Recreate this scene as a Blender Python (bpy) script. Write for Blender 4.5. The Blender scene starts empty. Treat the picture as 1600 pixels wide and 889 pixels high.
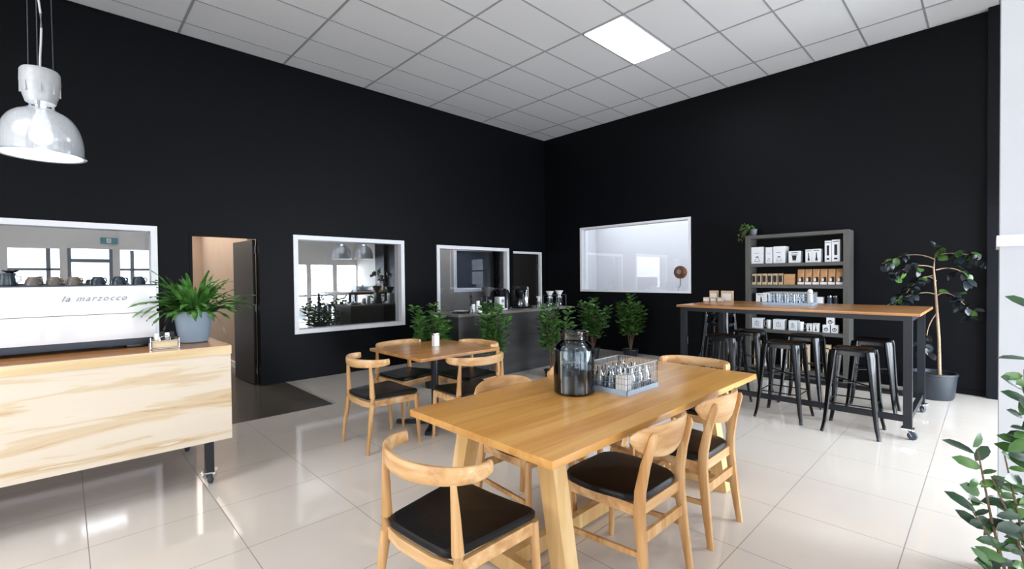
import bpy, bmesh, math, random
from mathutils import Vector, Matrix
PI = math.pi
sc = bpy.context.scene
COL = sc.collection
V = Vector
# ------------------------------------------------------------------ camera
cam = bpy.data.cameras.new('camera'); camo = bpy.data.objects.new('camera', cam); COL.objects.link(camo)
cam.sensor_width = 36; cam.sensor_fit = 'HORIZONTAL'; cam.lens = 36*723.73/1600; cam.clip_start = .02; cam.clip_end = 200
Rr = V((0.71860479, -0.69535351, -0.00952143)); Uu = V((0.01731912, 0.00420748, 0.99984116)); Ff = V((0.695203, 0.71865555, -0.01506643))
camo.matrix_world = Matrix(((Rr.x, Uu.x, -Ff.x, -7.684), (Rr.y, Uu.y, -Ff.y, -6.87632), (Rr.z, Uu.z, -Ff.z, 1.43944), (0, 0, 0, 1)))
sc.camera = camo
# ------------------------------------------------------------------ view, world, daylight
sc.view_settings.view_transform = 'Standard'; sc.view_settings.look = 'None'; sc.view_settings.gamma = 1
sc.view_settings.use_curve_mapping = False; sc.view_settings.exposure = 0.0
sc.cycles.max_bounces = 10; sc.cycles.transparent_max_bounces = 24; sc.cycles.sample_clamp_indirect = 6
sc.cycles.caustics_reflective = False; sc.cycles.caustics_refractive = False
world = bpy.data.worlds.new('sky'); sc.world = world; world.use_nodes = True
wn = world.node_tree.nodes; wl = world.node_tree.links
bg = wn['Background']; bg.inputs[0].default_value = (.82, .9, 1, 1); bg.inputs[1].default_value = 2.4

def area(name, loc, direction, sx, sy, watts, color):
    l = bpy.data.lights.new(name, 'AREA'); l.shape = 'RECTANGLE'; l.size = sx; l.size_y = sy; l.energy = watts; l.color = color
    o = bpy.data.objects.new(name, l); COL.objects.link(o); o.location = loc
    o.rotation_euler = V(direction).to_track_quat('-Z', 'Z' if abs(direction[2]) < .9 else 'Y').to_euler(); return o
COOL = (.86, .93, 1.0)
area('daylight_right', (-2.0, -9.6, 1.7), (0, 1, -.45), 4.4, 2.8, 1200, (.80, .895, 1.0))
area('daylight_left', (-7.6, -9.6, 1.7), (0, 1, -.45), 5.0, 2.8, 195, COOL)
area('daylight_west', (-11.1, -4.3, 2.1), (1, 0, -.3), 5.4, 2.4, 205, (1, .95, .9))

# ------------------------------------------------------------------ helpers
def lin(h):
    h = h.lstrip('#'); c = [int(h[i:i+2], 16)/255 for i in (0, 2, 4)]
    return tuple((x/12.92 if x <= .04045 else ((x+.055)/1.055)**2.4) for x in c) + (1,)

class NT:
    def __init__(s, m): m.use_nodes = True; s.m = m; s.n = m.node_tree.nodes; s.l = m.node_tree.links; s.b = s.n['Principled BSDF']
    def node(s, t, **k):
        o = s.n.new(t)
        for a, b in k.items():
            if a in o.inputs.keys(): o.inputs[a].default_value = b
            else: setattr(o, a, b)
        return o
    def math(s, op, a, b=None, c=None):
        o = s.n.new('ShaderNodeMath'); o.operation = op
        for i, x in enumerate((a, b, c)):
            if x is None: continue
            if isinstance(x, (int, float)): o.inputs[i].default_value = x
            else: s.l.new(x, o.inputs[i])
        return o.outputs[0]
    def coords(s, scale=(1, 1, 1), kind='Object', loc=(0, 0, 0)):
        if kind == 'World':
            src = s.n.new('ShaderNodeNewGeometry').outputs['Position']
        else: src = s.n.new('ShaderNodeTexCoord').outputs[kind]
        mp = s.n.new('ShaderNodeMapping'); mp.inputs['Scale'].default_value = scale; mp.inputs['Location'].default_value = loc
        s.l.new(src, mp.inputs[0]); return mp.outputs[0]
    def ramp(s, fac, stops):
        r = s.n.new('ShaderNodeValToRGB'); el = r.color_ramp.elements
        while len(el) < len(stops): el.new(.5)
        for e, (p, c) in zip(el, stops): e.position = p; e.color = lin(c) if isinstance(c, str) else c
        s.l.new(fac, r.inputs[0]); return r.outputs[0]
    def noise(s, vec, scale, detail=3, dist=0, rough=.5):
        o = s.n.new('ShaderNodeTexNoise'); o.inputs['Scale'].default_value = scale; o.inputs['Detail'].default_value = detail
        o.inputs['Distortion'].default_value = dist; o.inputs['Roughness'].default_value = rough
        if vec is not None: s.l.new(vec, o.inputs['Vector'])
        return o.outputs['Fac']
    def mix(s, fac, a, b):
        o = s.n.new('ShaderNodeMix'); o.data_type = 'RGBA'
        for i, x in ((0, fac), (6, a), (7, b)):
            if isinstance(x, (int, float)): o.inputs[i].default_value = x
            elif isinstance(x, (tuple, str)): o.inputs[i].default_value = lin(x) if isinstance(x, str) else x
            else: s.l.new(x, o.inputs[i])
        return o.outputs[2]
    def bump(s, h, strength=.2, dist=.01):
        o = s.n.new('ShaderNodeBump'); o.inputs['Strength'].default_value = strength; o.inputs['Distance'].default_value = dist
        s.l.new(h, o.inputs['Height']); s.l.new(o.outputs[0], s.b.inputs['Normal'])

def mat(name, c, rough=.5, metal=0, spec=.5, var=.06, scale=30, bump=0, coat=0, emit=None):
    m = bpy.data.materials.new(name); t = NT(m)
    a = lin(c); lo = tuple(x*(1-var) for x in a[:3])+(1,); hi = tuple(min(1, x*(1+var)) for x in a[:3])+(1,)
    nz = t.noise(t.coords(), scale)
    t.l.new(t.ramp(nz, [(.3, lo), (.7, hi)]), t.b.inputs['Base Color'])
    t.b.inputs['Roughness'].default_value = rough; t.b.inputs['Metallic'].default_value = metal
    t.b.inputs['Specular IOR Level'].default_value = spec; t.b.inputs['Coat Weight'].default_value = coat
    if bump: t.bump(nz, bump)
    if emit: t.b.inputs['Emission Color'].default_value = lin(emit[0]); t.b.inputs['Emission Strength'].default_value = emit[1]
    return m

def wood(name, base, dark, light, axis=0, scale=1., rough=.4, stave=0, coat=0):
    m = bpy.data.materials.new(name); t = NT(m)
    sc3 = [14*scale]*3; sc3[axis] = 1.1*scale
    v = t.coords(tuple(sc3)); oi = t.n.new('ShaderNodeObjectInfo')
    ad = t.n.new('ShaderNodeVectorMath'); ad.operation = 'ADD'; t.l.new(v, ad.inputs[0])
    sep = t.math('MULTIPLY', oi.outputs['Random'], 37.0); cb = t.n.new('ShaderNodeCombineXYZ')
    for i in range(3): t.l.new(sep, cb.inputs[i])
    t.l.new(cb.outputs[0], ad.inputs[1]); v = ad.outputs[0]
    if stave:
        sx = t.n.new('ShaderNodeSeparateXYZ'); t.l.new(t.coords(), sx.inputs[0])
        ax = sx.outputs[1 if axis == 0 else 0]
        k = t.math('FLOOR', t.math('DIVIDE', ax, stave))
        wn_ = t.n.new('ShaderNodeTexWhiteNoise'); wn_.noise_dimensions = '1D'; t.l.new(k, wn_.inputs['W'])
        cb2 = t.n.new('ShaderNodeCombineXYZ')
        for i in range(3): t.l.new(t.math('MULTIPLY', wn_.outputs['Value'], 20.), cb2.inputs[i])
        ad2 = t.n.new('ShaderNodeVectorMath'); ad2.operation = 'ADD'; t.l.new(v, ad2.inputs[0]); t.l.new(cb2.outputs[0], ad2.inputs[1]); v = ad2.outputs[0]
    n1 = t.noise(v, 1.0, 5, .6); n2 = t.noise(v, 4.5, 3, .2)
    col = t.ramp(n1, [(.28, dark), (.5, base), (.72, light)])
    col = t.mix(t.math('MULTIPLY', n2, .22), col, lin(dark))
    if stave:
        col = t.mix(t.math('MULTIPLY', wn_.outputs['Value'], .38), col, lin(dark))
    t.l.new(col, t.b.inputs['Base Color']); t.b.inputs['Roughness'].default_value = rough; t.b.inputs['Coat Weight'].default_value = coat
    t.b.inputs['Coat Roughness'].default_value = .15
    t.bump(n1, .05, .004); return m

def plywood(name):
    m = bpy.data.materials.new(name); t = NT(m)
    v = t.coords((.55, 1., 5.5)); n = t.noise(v, 1.7, 4, .55, .55)
    st = t.math('FRACT', t.math('MULTIPLY', n, 3.1))
    f = t.noise(t.coords((1.5, 1.5, 70)), 3, 2); g2 = t.noise(t.coords((.8, 1, 3)), 2.2, 2)
    col = t.ramp(st, [(0., '#d3b48a'), (.06, '#e7dbc9'), (.6, '#e4d7c3'), (.68, '#dcc8a8'), (.9, '#d6bd97'), (.97, '#c7a57a'), (1., '#d3b48a')])
    col = t.mix(t.math('MULTIPLY', g2, .2), col, lin('#ebe2d4'))
    col = t.mix(t.math('MULTIPLY', f, .1), col, lin('#c5a57c'))
    t.l.new(col, t.b.inputs['Base Color']); t.b.inputs['Roughness'].default_value = .5; return m

def glass(name, tint=(1, 1, 1, 1), refl=.1, rough=0.0):
    m = bpy.data.materials.new(name); m.use_nodes = True; n = m.node_tree.nodes; l = m.node_tree.links
    n.remove(n['Principled BSDF']); out = n['Material Output']
    tr = n.new('ShaderNodeBsdfTransparent'); tr.inputs[0].default_value = tint
    gl = n.new('ShaderNodeBsdfGlossy'); gl.inputs['Roughness'].default_value = rough; gl.inputs[0].default_value = (.95, .97, 1, 1)
    fr = n.new('ShaderNodeFresnel'); fr.inputs[0].default_value = 1.5
    mx = n.new('ShaderNodeMixShader'); a = n.new('ShaderNodeMath'); a.operation = 'ADD'; a.use_clamp = True
    l.new(fr.outputs[0], a.inputs[0]); a.inputs[1].default_value = refl
    l.new(a.outputs[0], mx.inputs[0]); l.new(tr.outputs[0], mx.inputs[1]); l.new(gl.outputs[0], mx.inputs[2]); l.new(mx.outputs[0], out.inputs[0])
    return m

M = {}
M['black_wall'] = mat('black_paint', '#0b0c10', .5, spec=.12, var=.05, scale=4, bump=.02)
M['charcoal_pilaster'] = mat('charcoal_paint', '#101218', .5, spec=.15, var=.04, scale=3)
M['white_paint'] = mat('white_paint', '#f6f7fb', .4, var=.015)
M['white_wall'] = mat('white_wall_paint', '#e6e7ea', .7, var=.015, scale=5)
M['pier_wall'] = mat('pier_paint', '#cdd0d6', .7, var=.015, scale=5)
M['grey_wall'] = mat('grey_wall_paint', '#a39e98', .8, var=.02, scale=4)
M['front_wall'] = mat('front_wall_paint', '#cfcbc6', .8, var=.02, scale=4)
M['beige_wall'] = mat('beige_wall_paint', '#b39f8e', .8, var=.03, scale=3)
M['door_dark'] = mat('dark_door_paint', '#15130f', .4, var=.1, scale=6)
M['steel_black'] = mat('black_powder_coat', '#1c2028', .38, .2, var=.06)
M['stool_black'] = mat('gloss_black_metal', '#0b0c0f', .22, .35, var=.1, scale=14)
M['stool_tip'] = mat('worn_foot_metal', '#3a3f46', .4, .6)
M['leather'] = mat('black_leather', '#08080a', .36, var=.15, scale=90, bump=.12, spec=.28)
M['chrome'] = mat('chrome', '#d6dade', .12, 1, var=.03)
M['zinc'] = mat('zinc_plate', '#b9bfc6', .3, .9)
M['rubber'] = mat('grey_rubber', '#3b454f', .5)
M['table_wood'] = wood('oiled_beech_boards', '#d9a053', '#c2853c', '#e6b568', 0, .8, .3, .13, .3)
M['leg_wood'] = wood('pale_beech', '#dcb67c', '#cda063', '#ecd0a0', 2, .8, .42)
M['bar_wood'] = wood('bar_boards', '#c08a55', '#96602f', '#d9aa74', 1, 1., .3, .1, .3)
M['small_wood'] = wood('warm_oak_top', '#c88d52', '#a9713b', '#d9a46a', 0, .9, .28, .12, .35)
M['chair_wood'] = wood('light_oak', '#cfa06a', '#ad7a45', '#e6c294', 2, 1.3, .42)
M['rail_wood'] = wood('light_oak_rail', '#d6a873', '#b28150', '#ebcca0', 0, 1.2, .4)
M['ply'] = plywood('pine_plywood')
M['ply_edge'] = wood('plywood_edge', '#e6cfa2', '#d4b585', '#f2e2c0', 0, 1., .5)
M['counter_top'] = wood('varnished_counter', '#bd7f44', '#a3672f', '#d09a5c', 0, 1.2, .3, 0, .3)
M['dark_timber'] = wood('charcoal_stained_board', '#3a3a3b', '#2c2c2e', '#4a4a4b', 0, .6, .55)
M['grey_top'] = mat('grey_worktop', '#77736f', .4, var=.08, scale=40)
M['shelf_grey'] = mat('olive_grey_paint', '#54534f', .5, var=.06)
M['white_gloss'] = mat('white_gloss_panel', '#e0e1e5', .22, var=.01, coat=.4)
M['machine_dark'] = mat('dark_slate_metal', '#333a46', .4, .3)
M['silver_print'] = mat('silver_lettering', '#7d828c', .4, .2)
M['cup_blue'] = mat('speckled_blue_glaze', '#2c3a45', .25, var=.5, scale=160)
M['cup_brown'] = mat('speckled_taupe_glaze', '#6c645c', .35, var=.35, scale=160)
M['pot_blue'] = mat('pale_blue_ceramic', '#93a5b8', .4, var=.04, scale=5)
M['pot_black'] = mat('black_plastic_pot', '#1d2127', .45)
M['pot_charcoal'] = mat('charcoal_plastic_pot', '#2a3038', .4)
M['pot_grey'] = mat('grey_pot', '#6f7376', .5)
M['soil'] = mat('potting_soil', '#2a1c12', .95, var=.4, scale=120, bump=.5)
M['white_ceramic'] = mat('white_ceramic', '#eceef0', .25, var=.01)
M['white_card'] = mat('white_card', '#e4e5e8', .6, var=.02)
M['kraft'] = mat('kraft_paper', '#b98c62', .8, var=.12, scale=60)
M['kraft_pale'] = mat('pale_kraft_paper', '#cdb393', .8, var=.1, scale=60)
M['ink'] = mat('black_ink', '#17191d', .6)
M['blue_ink'] = mat('blue_grey_ink', '#7f98ab', .6)
M['copper'] = mat('brushed_copper', '#9a6440', .35, .6)
M['grinder_black'] = mat('grinder_black', '#121317', .25, .1)
M['grinder_grey'] = mat('smoky_hopper', '#4d4d4c', .2)
M['glass'] = glass('clear_glass', (.93, .96, .98, 1), .05)
M['jar_glass'] = glass('jar_glass', (.82, .88, .92, 1), -.01)
M['window_glass'] = glass('reflective_window_glass', (.8, .82, .84, 1), .34)
M['soft_window_glass'] = glass('window_glass', (.97, .98, 1, 1), .03)
M['crate_blue'] = mat('pale_blue_plastic', '#9db2c6', .35)
M['wire'] = mat('galvanised_wire', '#a7adb2', .3, .8)
M['plastic_clear'] = glass('clear_plastic', (.85, .9, .96, 1), .08, .05)
M['aluminium'] = mat('spun_aluminium', '#c9ced4', .28, .85, var=.04)
m_ = bpy.data.materials.new('prismatic_shade'); t_ = NT(m_)
t_.l.new(t_.ramp(t_.noise(t_.coords((40, 40, 2)), 3), [(.3, '#dfe5ec'), (.7, '#f4f7fa')]), t_.b.inputs['Base Color'])
t_.b.inputs['Roughness'].default_value = .18; t_.b.inputs['Transmission Weight'].default_value = .45; t_.b.inputs['Metallic'].default_value = .25; t_.b.inputs['IOR'].default_value = 1.3
M['shade'] = m_
M['lamp_housing'] = mat('grey_lamp_housing', '#b9bcbf', .4, .1)
M['cable'] = mat('white_cable', '#c8cacc', .5)
M['wire_dark'] = mat('steel_wire', '#4d5258', .4, .7)
M['led'] = mat('light_panel_diffuser', '#ffffff', .5, emit=('#f4f8ff', 13.0), var=0)
M['bulb'] = mat('lamp_glow', '#ffffff', .5, emit=('#f2f6ff', 4.0), var=0)
M['blind'] = mat('blue_grey_blind', '#3b4656', .5, var=.1, scale=3)
M['pavement'] = mat('pale_pavement', '#c9cac8', .9, var=.05, scale=2)
M['facade_frame'] = mat('facade_frame', '#5c6a74', .5)
M['exit_green'] = mat('sign_teal', '#3f6f7a', .5, emit=('#3f7f80', .4), var=0)
M['trim_strip'] = mat('floor_trim', '#b7b2aa', .3)
M['branch'] = mat('pale_bark', '#a38a70', .8, var=.2, scale=50, bump=.3)
M['twig'] = mat('brown_twig', '#6b5540', .8, var=.2)

def leafmat(name, a, b, c, rough=.4, scale=9):
    m = bpy.data.materials.new(name); t = NT(m)
    n = t.noise(t.coords(kind='Object'), scale, 2)
    t.l.new(t.ramp(n, [(.3, a), (.5, b), (.7, c)]), t.b.inputs['Base Color'])
    t.b.inputs['Roughness'].default_value = rough; return m
M['leaf_bush'] = leafmat('bush_leaf', '#294a1b', '#437030', '#6b9c4a', .45, 14)
M['leaf_fern'] = leafmat('fern_leaf', '#2f5a22', '#487c35', '#6d9c50', .38, 16)
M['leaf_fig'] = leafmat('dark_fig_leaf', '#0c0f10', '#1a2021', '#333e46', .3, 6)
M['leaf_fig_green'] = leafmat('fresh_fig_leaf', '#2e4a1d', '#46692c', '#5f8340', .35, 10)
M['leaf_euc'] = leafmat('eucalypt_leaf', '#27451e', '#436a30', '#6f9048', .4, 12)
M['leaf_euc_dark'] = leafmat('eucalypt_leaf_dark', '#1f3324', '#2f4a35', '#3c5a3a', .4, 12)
M['leaf_dry'] = mat('dried_leaf', '#83796a', .7)

# floor tiles
def tile_floor():
    m = bpy.data.materials.new('polished_porcelain_tile'); t = NT(m)
    sx = t.n.new('ShaderNodeSeparateXYZ'); t.l.new(t.coords(kind='World'), sx.inputs[0])
    S = .6156
    def line(ch, off):
        f = t.math('FRACT', t.math('DIVIDE', t.math('SUBTRACT', sx.outputs[ch], off), S))
        d = t.math('MINIMUM', f, t.math('SUBTRACT', 1.0, f)); return t.math('LESS_THAN', d, .0035)
    g = t.math('MAXIMUM', line(0, -5.15-S*20), line(1, -5.95-S*20))
    n = t.noise(t.coords((1, 1, 1), 'World'), 1.3, 4)
    col = t.ramp(n, [(.3, '#d8cfc5'), (.7, '#ded6cd')])
    col = t.mix(g, col, '#8d857c')
    t.l.new(col, t.b.inputs['Base Color'])
    t.l.new(t.math('ADD', t.math('MULTIPLY', g, .5), .07), t.b.inputs['Roughness'])
    t.b.inputs['Specular IOR Level'].default_value = .6
    return m
M['tile'] = tile_floor()
def concrete():
    m = bpy.data.materials.new('polished_dark_concrete'); t = NT(m)
    v = t.coords((1, 1, 1), 'World'); a = t.noise(v, 3, 6, .5, .6); b = t.noise(v, 90, 2)
    col = t.ramp(a, [(.3, '#45413b'), (.7, '#5b564f')]); col = t.mix(t.math('MULTIPLY', t.math('GREATER_THAN', b, .66), .3), col, '#8a847a')
    t.l.new(col, t.b.inputs['Base Color']); t.b.inputs['Roughness'].default_value = .22; return m
M['concrete'] = concrete()
def ceil_tile():
    m = bpy.data.materials.new('ceiling_tile'); t = NT(m)
    v = t.coords((1, 1, 1), 'World'); b = t.noise(v, 260, 2)
    t.l.new(t.ramp(b, [(.35, '#d9d9da'), (.6, '#e4e4e5')]), t.b.inputs['Base Color']); t.b.inputs['Roughness'].default_value = .9; t.bump(b, .15, .002); return m
M['ceil'] = ceil_tile()
M['tee'] = mat('ceiling_tee', '#9a9b9e', .6)

class MB:
    def __init__(s): s.bm = bmesh.new()
    def box(s, x0, x1, y0, y1, z0, z1, bev=0, mtx=None):
        vs = [s.bm.verts.new((x, y, z)) for x in (x0, x1) for y in (y0, y1) for z in (z0, z1)]
        if mtx is not None:
            for v in vs: v.co = mtx @ v.co
        fs = [(0, 1, 3, 2), (4, 6, 7, 5), (0, 4, 5, 1), (2, 3, 7, 6), (0, 2, 6, 4), (1, 5, 7, 3)]
        F = [s.bm.faces.new([vs[i] for i in f]) for f in fs]
        if bev:
            es = list({e for f in F for e in f.edges})
            bmesh.ops.bevel(s.bm, geom=es, offset=bev, segments=2, profile=.7, affect='EDGES')
        return s
    def sweep(s, pts, secs, n=8, up=(0, 0, 1), power=2., caps=True):
        """sections (half width across, half height along 'up') swept along pts"""
        pts = [V(p) for p in pts]; rings = []; up = V(up)
        for i, p in enumerate(pts):
            d = (pts[min(i+1, len(pts)-1)] - pts[max(i-1, 0)]).normalized()
            u = up - d*up.dot(d)
            if u.length < 1e-3: u = V((0, 1, 0)) - d*d.y
            u.normalize(); w = d.cross(u)
            q = secs[i] if i < len(secs) else secs[-1]
            if not isinstance(q, tuple): q = (q, q)
            ring = []
            for k in range(n):
                a = 2*PI*(k+.5)/n; c, sn = math.cos(a), math.sin(a)
                cx = math.copysign(abs(c)**(2/power), c); sy = math.copysign(abs(sn)**(2/power), sn)
                ring.append(s.bm.verts.new(p + w*cx*q[0] + u*sy*q[1]))
            rings.append(ring)
        for a, b in zip(rings, rings[1:]):
            for k in range(n): s.bm.faces.new((a[k], a[(k+1) % n], b[(k+1) % n], b[k]))
        if caps:
            s.bm.faces.new(list(reversed(rings[0]))); s.bm.faces.new(rings[-1])
        return s
    def tube(s, pts, r, n=8): return s.sweep(pts, [(x, x) for x in (r if isinstance(r, (list, tuple)) else [r]*len(pts))], n)
    def bar(s, a, b, w, h, up=(0, 0, 1)): return s.sweep([a, b], [(w/2*1.414, h/2*1.414)]*2, 4, up)
    def lathe(s, prof, c=(0, 0, 0), n=32, mtx=None):
        c = V(c); rings = []
        for r, z in prof:
            if r < 1e-5: rings.append([s.bm.verts.new(c+V((0, 0, z)))])
            else: rings.append([s.bm.verts.new(c+V((r*math.cos(2*PI*k/n), r*math.sin(2*PI*k/n), z))) for k in range(n)])
        if mtx is not None:
            for R in rings:
                for v in R: v.co = mtx @ (v.co - c) + c
        for a, b in zip(rings, rings[1:]):
            if len(a) == 1 and len(b) == 1: continue
            for k in range(n):
                k2 = (k+1) % n
                if len(a) == 1: s.bm.faces.new((a[0], b[k2], b[k]))
                elif len(b) == 1: s.bm.faces.new((a[k], a[k2], b[0]))
                else: s.bm.faces.new((a[k], a[k2], b[k2], b[k]))
        return s
    def grid(s, fn, nu, nv):
        g = [[s.bm.verts.new(fn(i/nu, j/nv)) for j in range(nv+1)] for i in range(nu+1)]
        for i in range(nu):
            for j in range(nv): s.bm.faces.new((g[i][j], g[i+1][j], g[i+1][j+1], g[i][j+1]))
        return g
    def leaf(s, p, d, nrm, L, W, curl=.2, round_=False):
        p = V(p); d = V(d).normalized(); nrm = V(nrm); nrm = (nrm - d*nrm.dot(d))
        if nrm.length < 1e-3: nrm = V((0, 0, 1)) - d*d.z
        if nrm.length < 1e-3: nrm = V((1, 0, 0))
        nrm.normalize(); w = d.cross(nrm)
        prof = ((0, .04), (.2, .75), (.5, 1.), (.78, .85), (1, .05)) if round_ else ((0, .04), (.25, .8), (.5, 1.), (.75, .6), (1, .02))
        prev = None
        for t, k in prof:
            c = p + d*L*t - nrm*curl*L*t*t
            row = [s.bm.verts.new(c + w*W/2*k + nrm*W*.12*k), s.bm.verts.new(c), s.bm.verts.new(c - w*W/2*k + nrm*W*.12*k)]
            if prev:
                s.bm.faces.new((prev[0], prev[1], row[1], row[0])); s.bm.faces.new((prev[1], prev[2], row[2], row[1]))
            prev = row
        return s
    def build(s, name, m, parent=None, smooth=True, loc=None, fix=True):
        if fix: bmesh.ops.recalc_face_normals(s.bm, faces=s.bm.faces)
        me = bpy.data.meshes.new(name); s.bm.to_mesh(me); s.bm.free()
        me.materials.append(M[m] if isinstance(m, str) else m)
        if smooth:
            me.polygons.foreach_set('use_smooth', [True]*len(me.polygons))
            try: me.set_sharp_from_angle(angle=math.radians(38))
            except Exception: pass
        o = bpy.data.objects.new(name, me); COL.objects.link(o)
        if parent is not None: o.parent = parent
        if loc is not None: o.location = loc
        return o

def thing(name, label, cat, loc=(0, 0, 0), rz=0, group=None):
    o = bpy.data.objects.new(name, None); COL.objects.link(o); o.location = loc; o.rotation_euler = (0, 0, rz); o.empty_display_size = .1
    return tag(o, label, cat, group)
def tag(o, label, cat, group=None):
    o['label'] = label; o['category'] = cat
    if group: o['group'] = group
    return o
def struct(name, mb, m, smooth=False):
    o = mb.build(name, m, None, smooth); o['kind'] = 'structure'; return o
def kids(o): return [c for c in bpy.data.objects if c.parent == o]
def dup(root, loc=None, rz=None, label=None, group=None, scale=None):
    def cp(o, p):
        c = o.copy(); COL.objects.link(c)
        if p is not None: c.parent = p
        for k in kids(o): cp(k, c)
        return c
    r = cp(root, None)
    if loc is not None: r.location = loc
    if rz is not None: r.rotation_euler = (0, 0, rz)
    if scale is not None: r.scale = scale if isinstance(scale, tuple) else (scale,)*3
    if label: r['label'] = label
    if group: r['group'] = group
    return r
def rot(axis, a): return Matrix.Rotation(a, 4, axis)

# ================================================================== SETTING
CH = 4.446; WT = .14
def wall_with_openings(mb, axis, span, opens, thick, top=CH):
    """axis 'x': wall runs along x at y 0..thick ; axis 'y': runs along y at x 0..thick"""
    def bx(a0, a1, z0, z1):
        if a1-a0 < 1e-4 or z1-z0 < 1e-4: return
        if axis == 'x': mb.box(a0, a1, thick[0], thick[1], z0, z1)
        else: mb.box(thick[0], thick[1], a0, a1, z0, z1)
    a = span[0]
    for (o0, o1, z0, z1) in sorted(opens):
        bx(a, o0, 0, top); bx(o0, o1, 0, z0); bx(o0, o1, z1, top); a = o1
    bx(a, span[1], 0, top)
W1 = (-9.6, -6.88, .75, 2.085); D1 = (-6.565, -5.75, 0, 2.03); W2 = (-5.34, -3.56, .66, 2.075); W3 = (-2.9, -1.12, .69, 2.035); D2 = (-.99, -.12, 0, 1.985)
mb = MB(); wall_with_openings(mb, 'x', (-10.6, WT), [W1, D1, W2, W3, D2], (0, WT)); struct('wall_left', mb, 'black_wall')
WR = (-3.325, -.975, 1.14, 2.445)
mb = MB(); wall_with_openings(mb, 'y', (-7.45, 0), [WR], (0, WT)); struct('wall_right', mb, 'black_wall')
mb = MB(); mb.box(-.1, -.001, -7.45, -6.845, 0, CH); struct('trim_1', mb, 'charcoal_pilaster')
# black skirting
mb = MB(); mb.box(-.012, -.001, -6.844, -.001, 0, .06); struct('baseboard_right', mb, 'black_wall')
# east return wall with side glazing, south shopfront, west wall
mb = MB(); wall_with_openings(mb, 'y', (-9.0, -7.45), [], (0, WT)); struct('wall_east', mb, 'grey_wall')
mb = MB(); wall_with_openings(mb, 'x', (-10.6, WT), [(-10.1, -8.85, .5, 2.26), (-8.63, -7.75, .5, 2.26), (-7.61, -6.75, .02, 2.28), (-6.6, -5.2, .5, 2.28), (-3.7, -2.35, .02, 1.93), (-2.15, -1.79, .02, 1.93), (-1.64, -.9, .02, 1.93), (-.74, -.04, .02, 1.93)], (-9.14, -9.0)); struct('wall_front', mb, 'front_wall')
mb = MB(); wall_with_openings(mb, 'y', (-9.14, WT), [(-6.8, -1.8, .7, 2.7)], (-10.74, -10.6)); struct('wall_west', mb, 'white_wall')
# shopfront mullions
mb = MB()
for x0, x1 in ((-10.1, -8.85), (-8.63, -7.75), (-6.6, -5.2)):
    mb.box(x0, x1, -9.1, -9.04, 1.72, 1.78)
for x in (-9.4, -7.95, -6.35): mb.box(x-.04, x+.04, -9.1, -9.04, .5, 2.26)
mb.box(-7.61, -6.75, -9.1, -9.04, 1.93, 2.02)
for x in (-7.61, -6.82): mb.box(x, x+.07, -9.1, -9.02, .02, 2.28)
mb.box(-7.61, -6.75, -9.1, -9.04, .02, .2)
for x0, x1 in ((-3.7, -2.35), (-2.15, -1.79), (-1.64, -.9), (-.74, -.04)): mb.box(x0, x1, -9.1, -9.04, .86, .92)
struct('trim_2', mb, 'facade_frame')
# floor
mb = MB(); MX, MY = -5.47, -1.62
mb.box(-10.6, .14, -9.14, MY, -.1, 0); mb.box(MX, .14, MY, .14, -.1, 0); struct('floor', mb, 'tile')
mb = MB(); mb.box(-10.6, MX, MY, .14, -.1, .0); mb.box(-10.6, -5.6, .14, 4.3, -.1, 0); struct('floor_concrete', mb, 'concrete')
mb = MB(); mb.box(MX, MX+.055, MY, -.002, 0, .003); mb.box(-10.6, MX+.055, MY-.012, MY, 0, .002); struct('trim_3', mb, 'trim_strip')
mb = MB(); mb.box(-16, 6, -22, -9.14, -.12, -.02); struct('pavement', mb, 'pavement')
# ceiling tiles, tees
GX0, GY0 = -.614, -.335
LAMPS = [(-3.021, -3.935)]
mb = MB(); mb.box(-10.74, .14, -9.14, .14, CH+.004, CH+.1); struct('ceiling', mb, 'ceil')
mb = MB(); x = GX0
while x > -10.6:
    mb.box(x-.012, x+.012, -9, 0, CH-.001, CH+.005); x -= 1.2035
y = GY0
while y > -9.0:
    mb.box(-10.6, 0, y-.009, y+.009, CH-.0015, CH+.005); y -= .6
struct('ceiling_grid', mb, 'tee')
mb = MB(); mb.box(-10.6, 0, -.006, 0, CH-.03, CH); mb.box(-.006, 0, -9, 0, CH-.03, CH); struct('trim_4', mb, 'black_wall')
# window frames
def frame_x(name, o, fw, y0, y1, m='white_paint'):
    x0, x1, z0, z1 = o; mb = MB()
    mb.box(x0, x0+fw, y0, y1, z0, z1); mb.box(x1-fw, x1, y0, y1, z0, z1); mb.box(x0+fw, x1-fw, y0, y1, z0, z0+fw); mb.box(x0+fw, x1-fw, y0, y1, z1-fw, z1)
    return struct(name, mb, m)
def pane_x(name, o, fw, y, m):
    x0, x1, z0, z1 = o; mb = MB(); mb.box(x0+fw, x1-fw, y, y+.006, z0+fw, z1-fw); p = mb.build(name, m, None, False); return p
for i, o in enumerate((W1, W2, W3)):
    w = frame_x('window_%d' % (i+1), o, .062, -.018, WT+.01)
    p = pane_x('window_pane', o, .062, .085, 'window_glass' if i < 2 else 'soft_window_glass'); p.parent = w
# right window
y0, y1, z0, z1 = WR; fw = .04; mb = MB()
mb.box(-.015, WT+.01, y0, y0+fw, z0, z1); mb.box(-.015, WT+.01, y1-fw, y1, z0, z1); mb.box(-.015, WT+.01, y0+fw, y1-fw, z0, z0+fw); mb.box(-.015, WT+.01, y0+fw, y1-fw, z1-fw, z1)
wr = struct('window_4', mb, 'white_paint')
mb = MB(); mb.box(.09, .096, y0+fw, y1-fw, z0+fw, z1-fw); p = mb.build('window_pane', 'soft_window_glass', wr, False)
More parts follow.
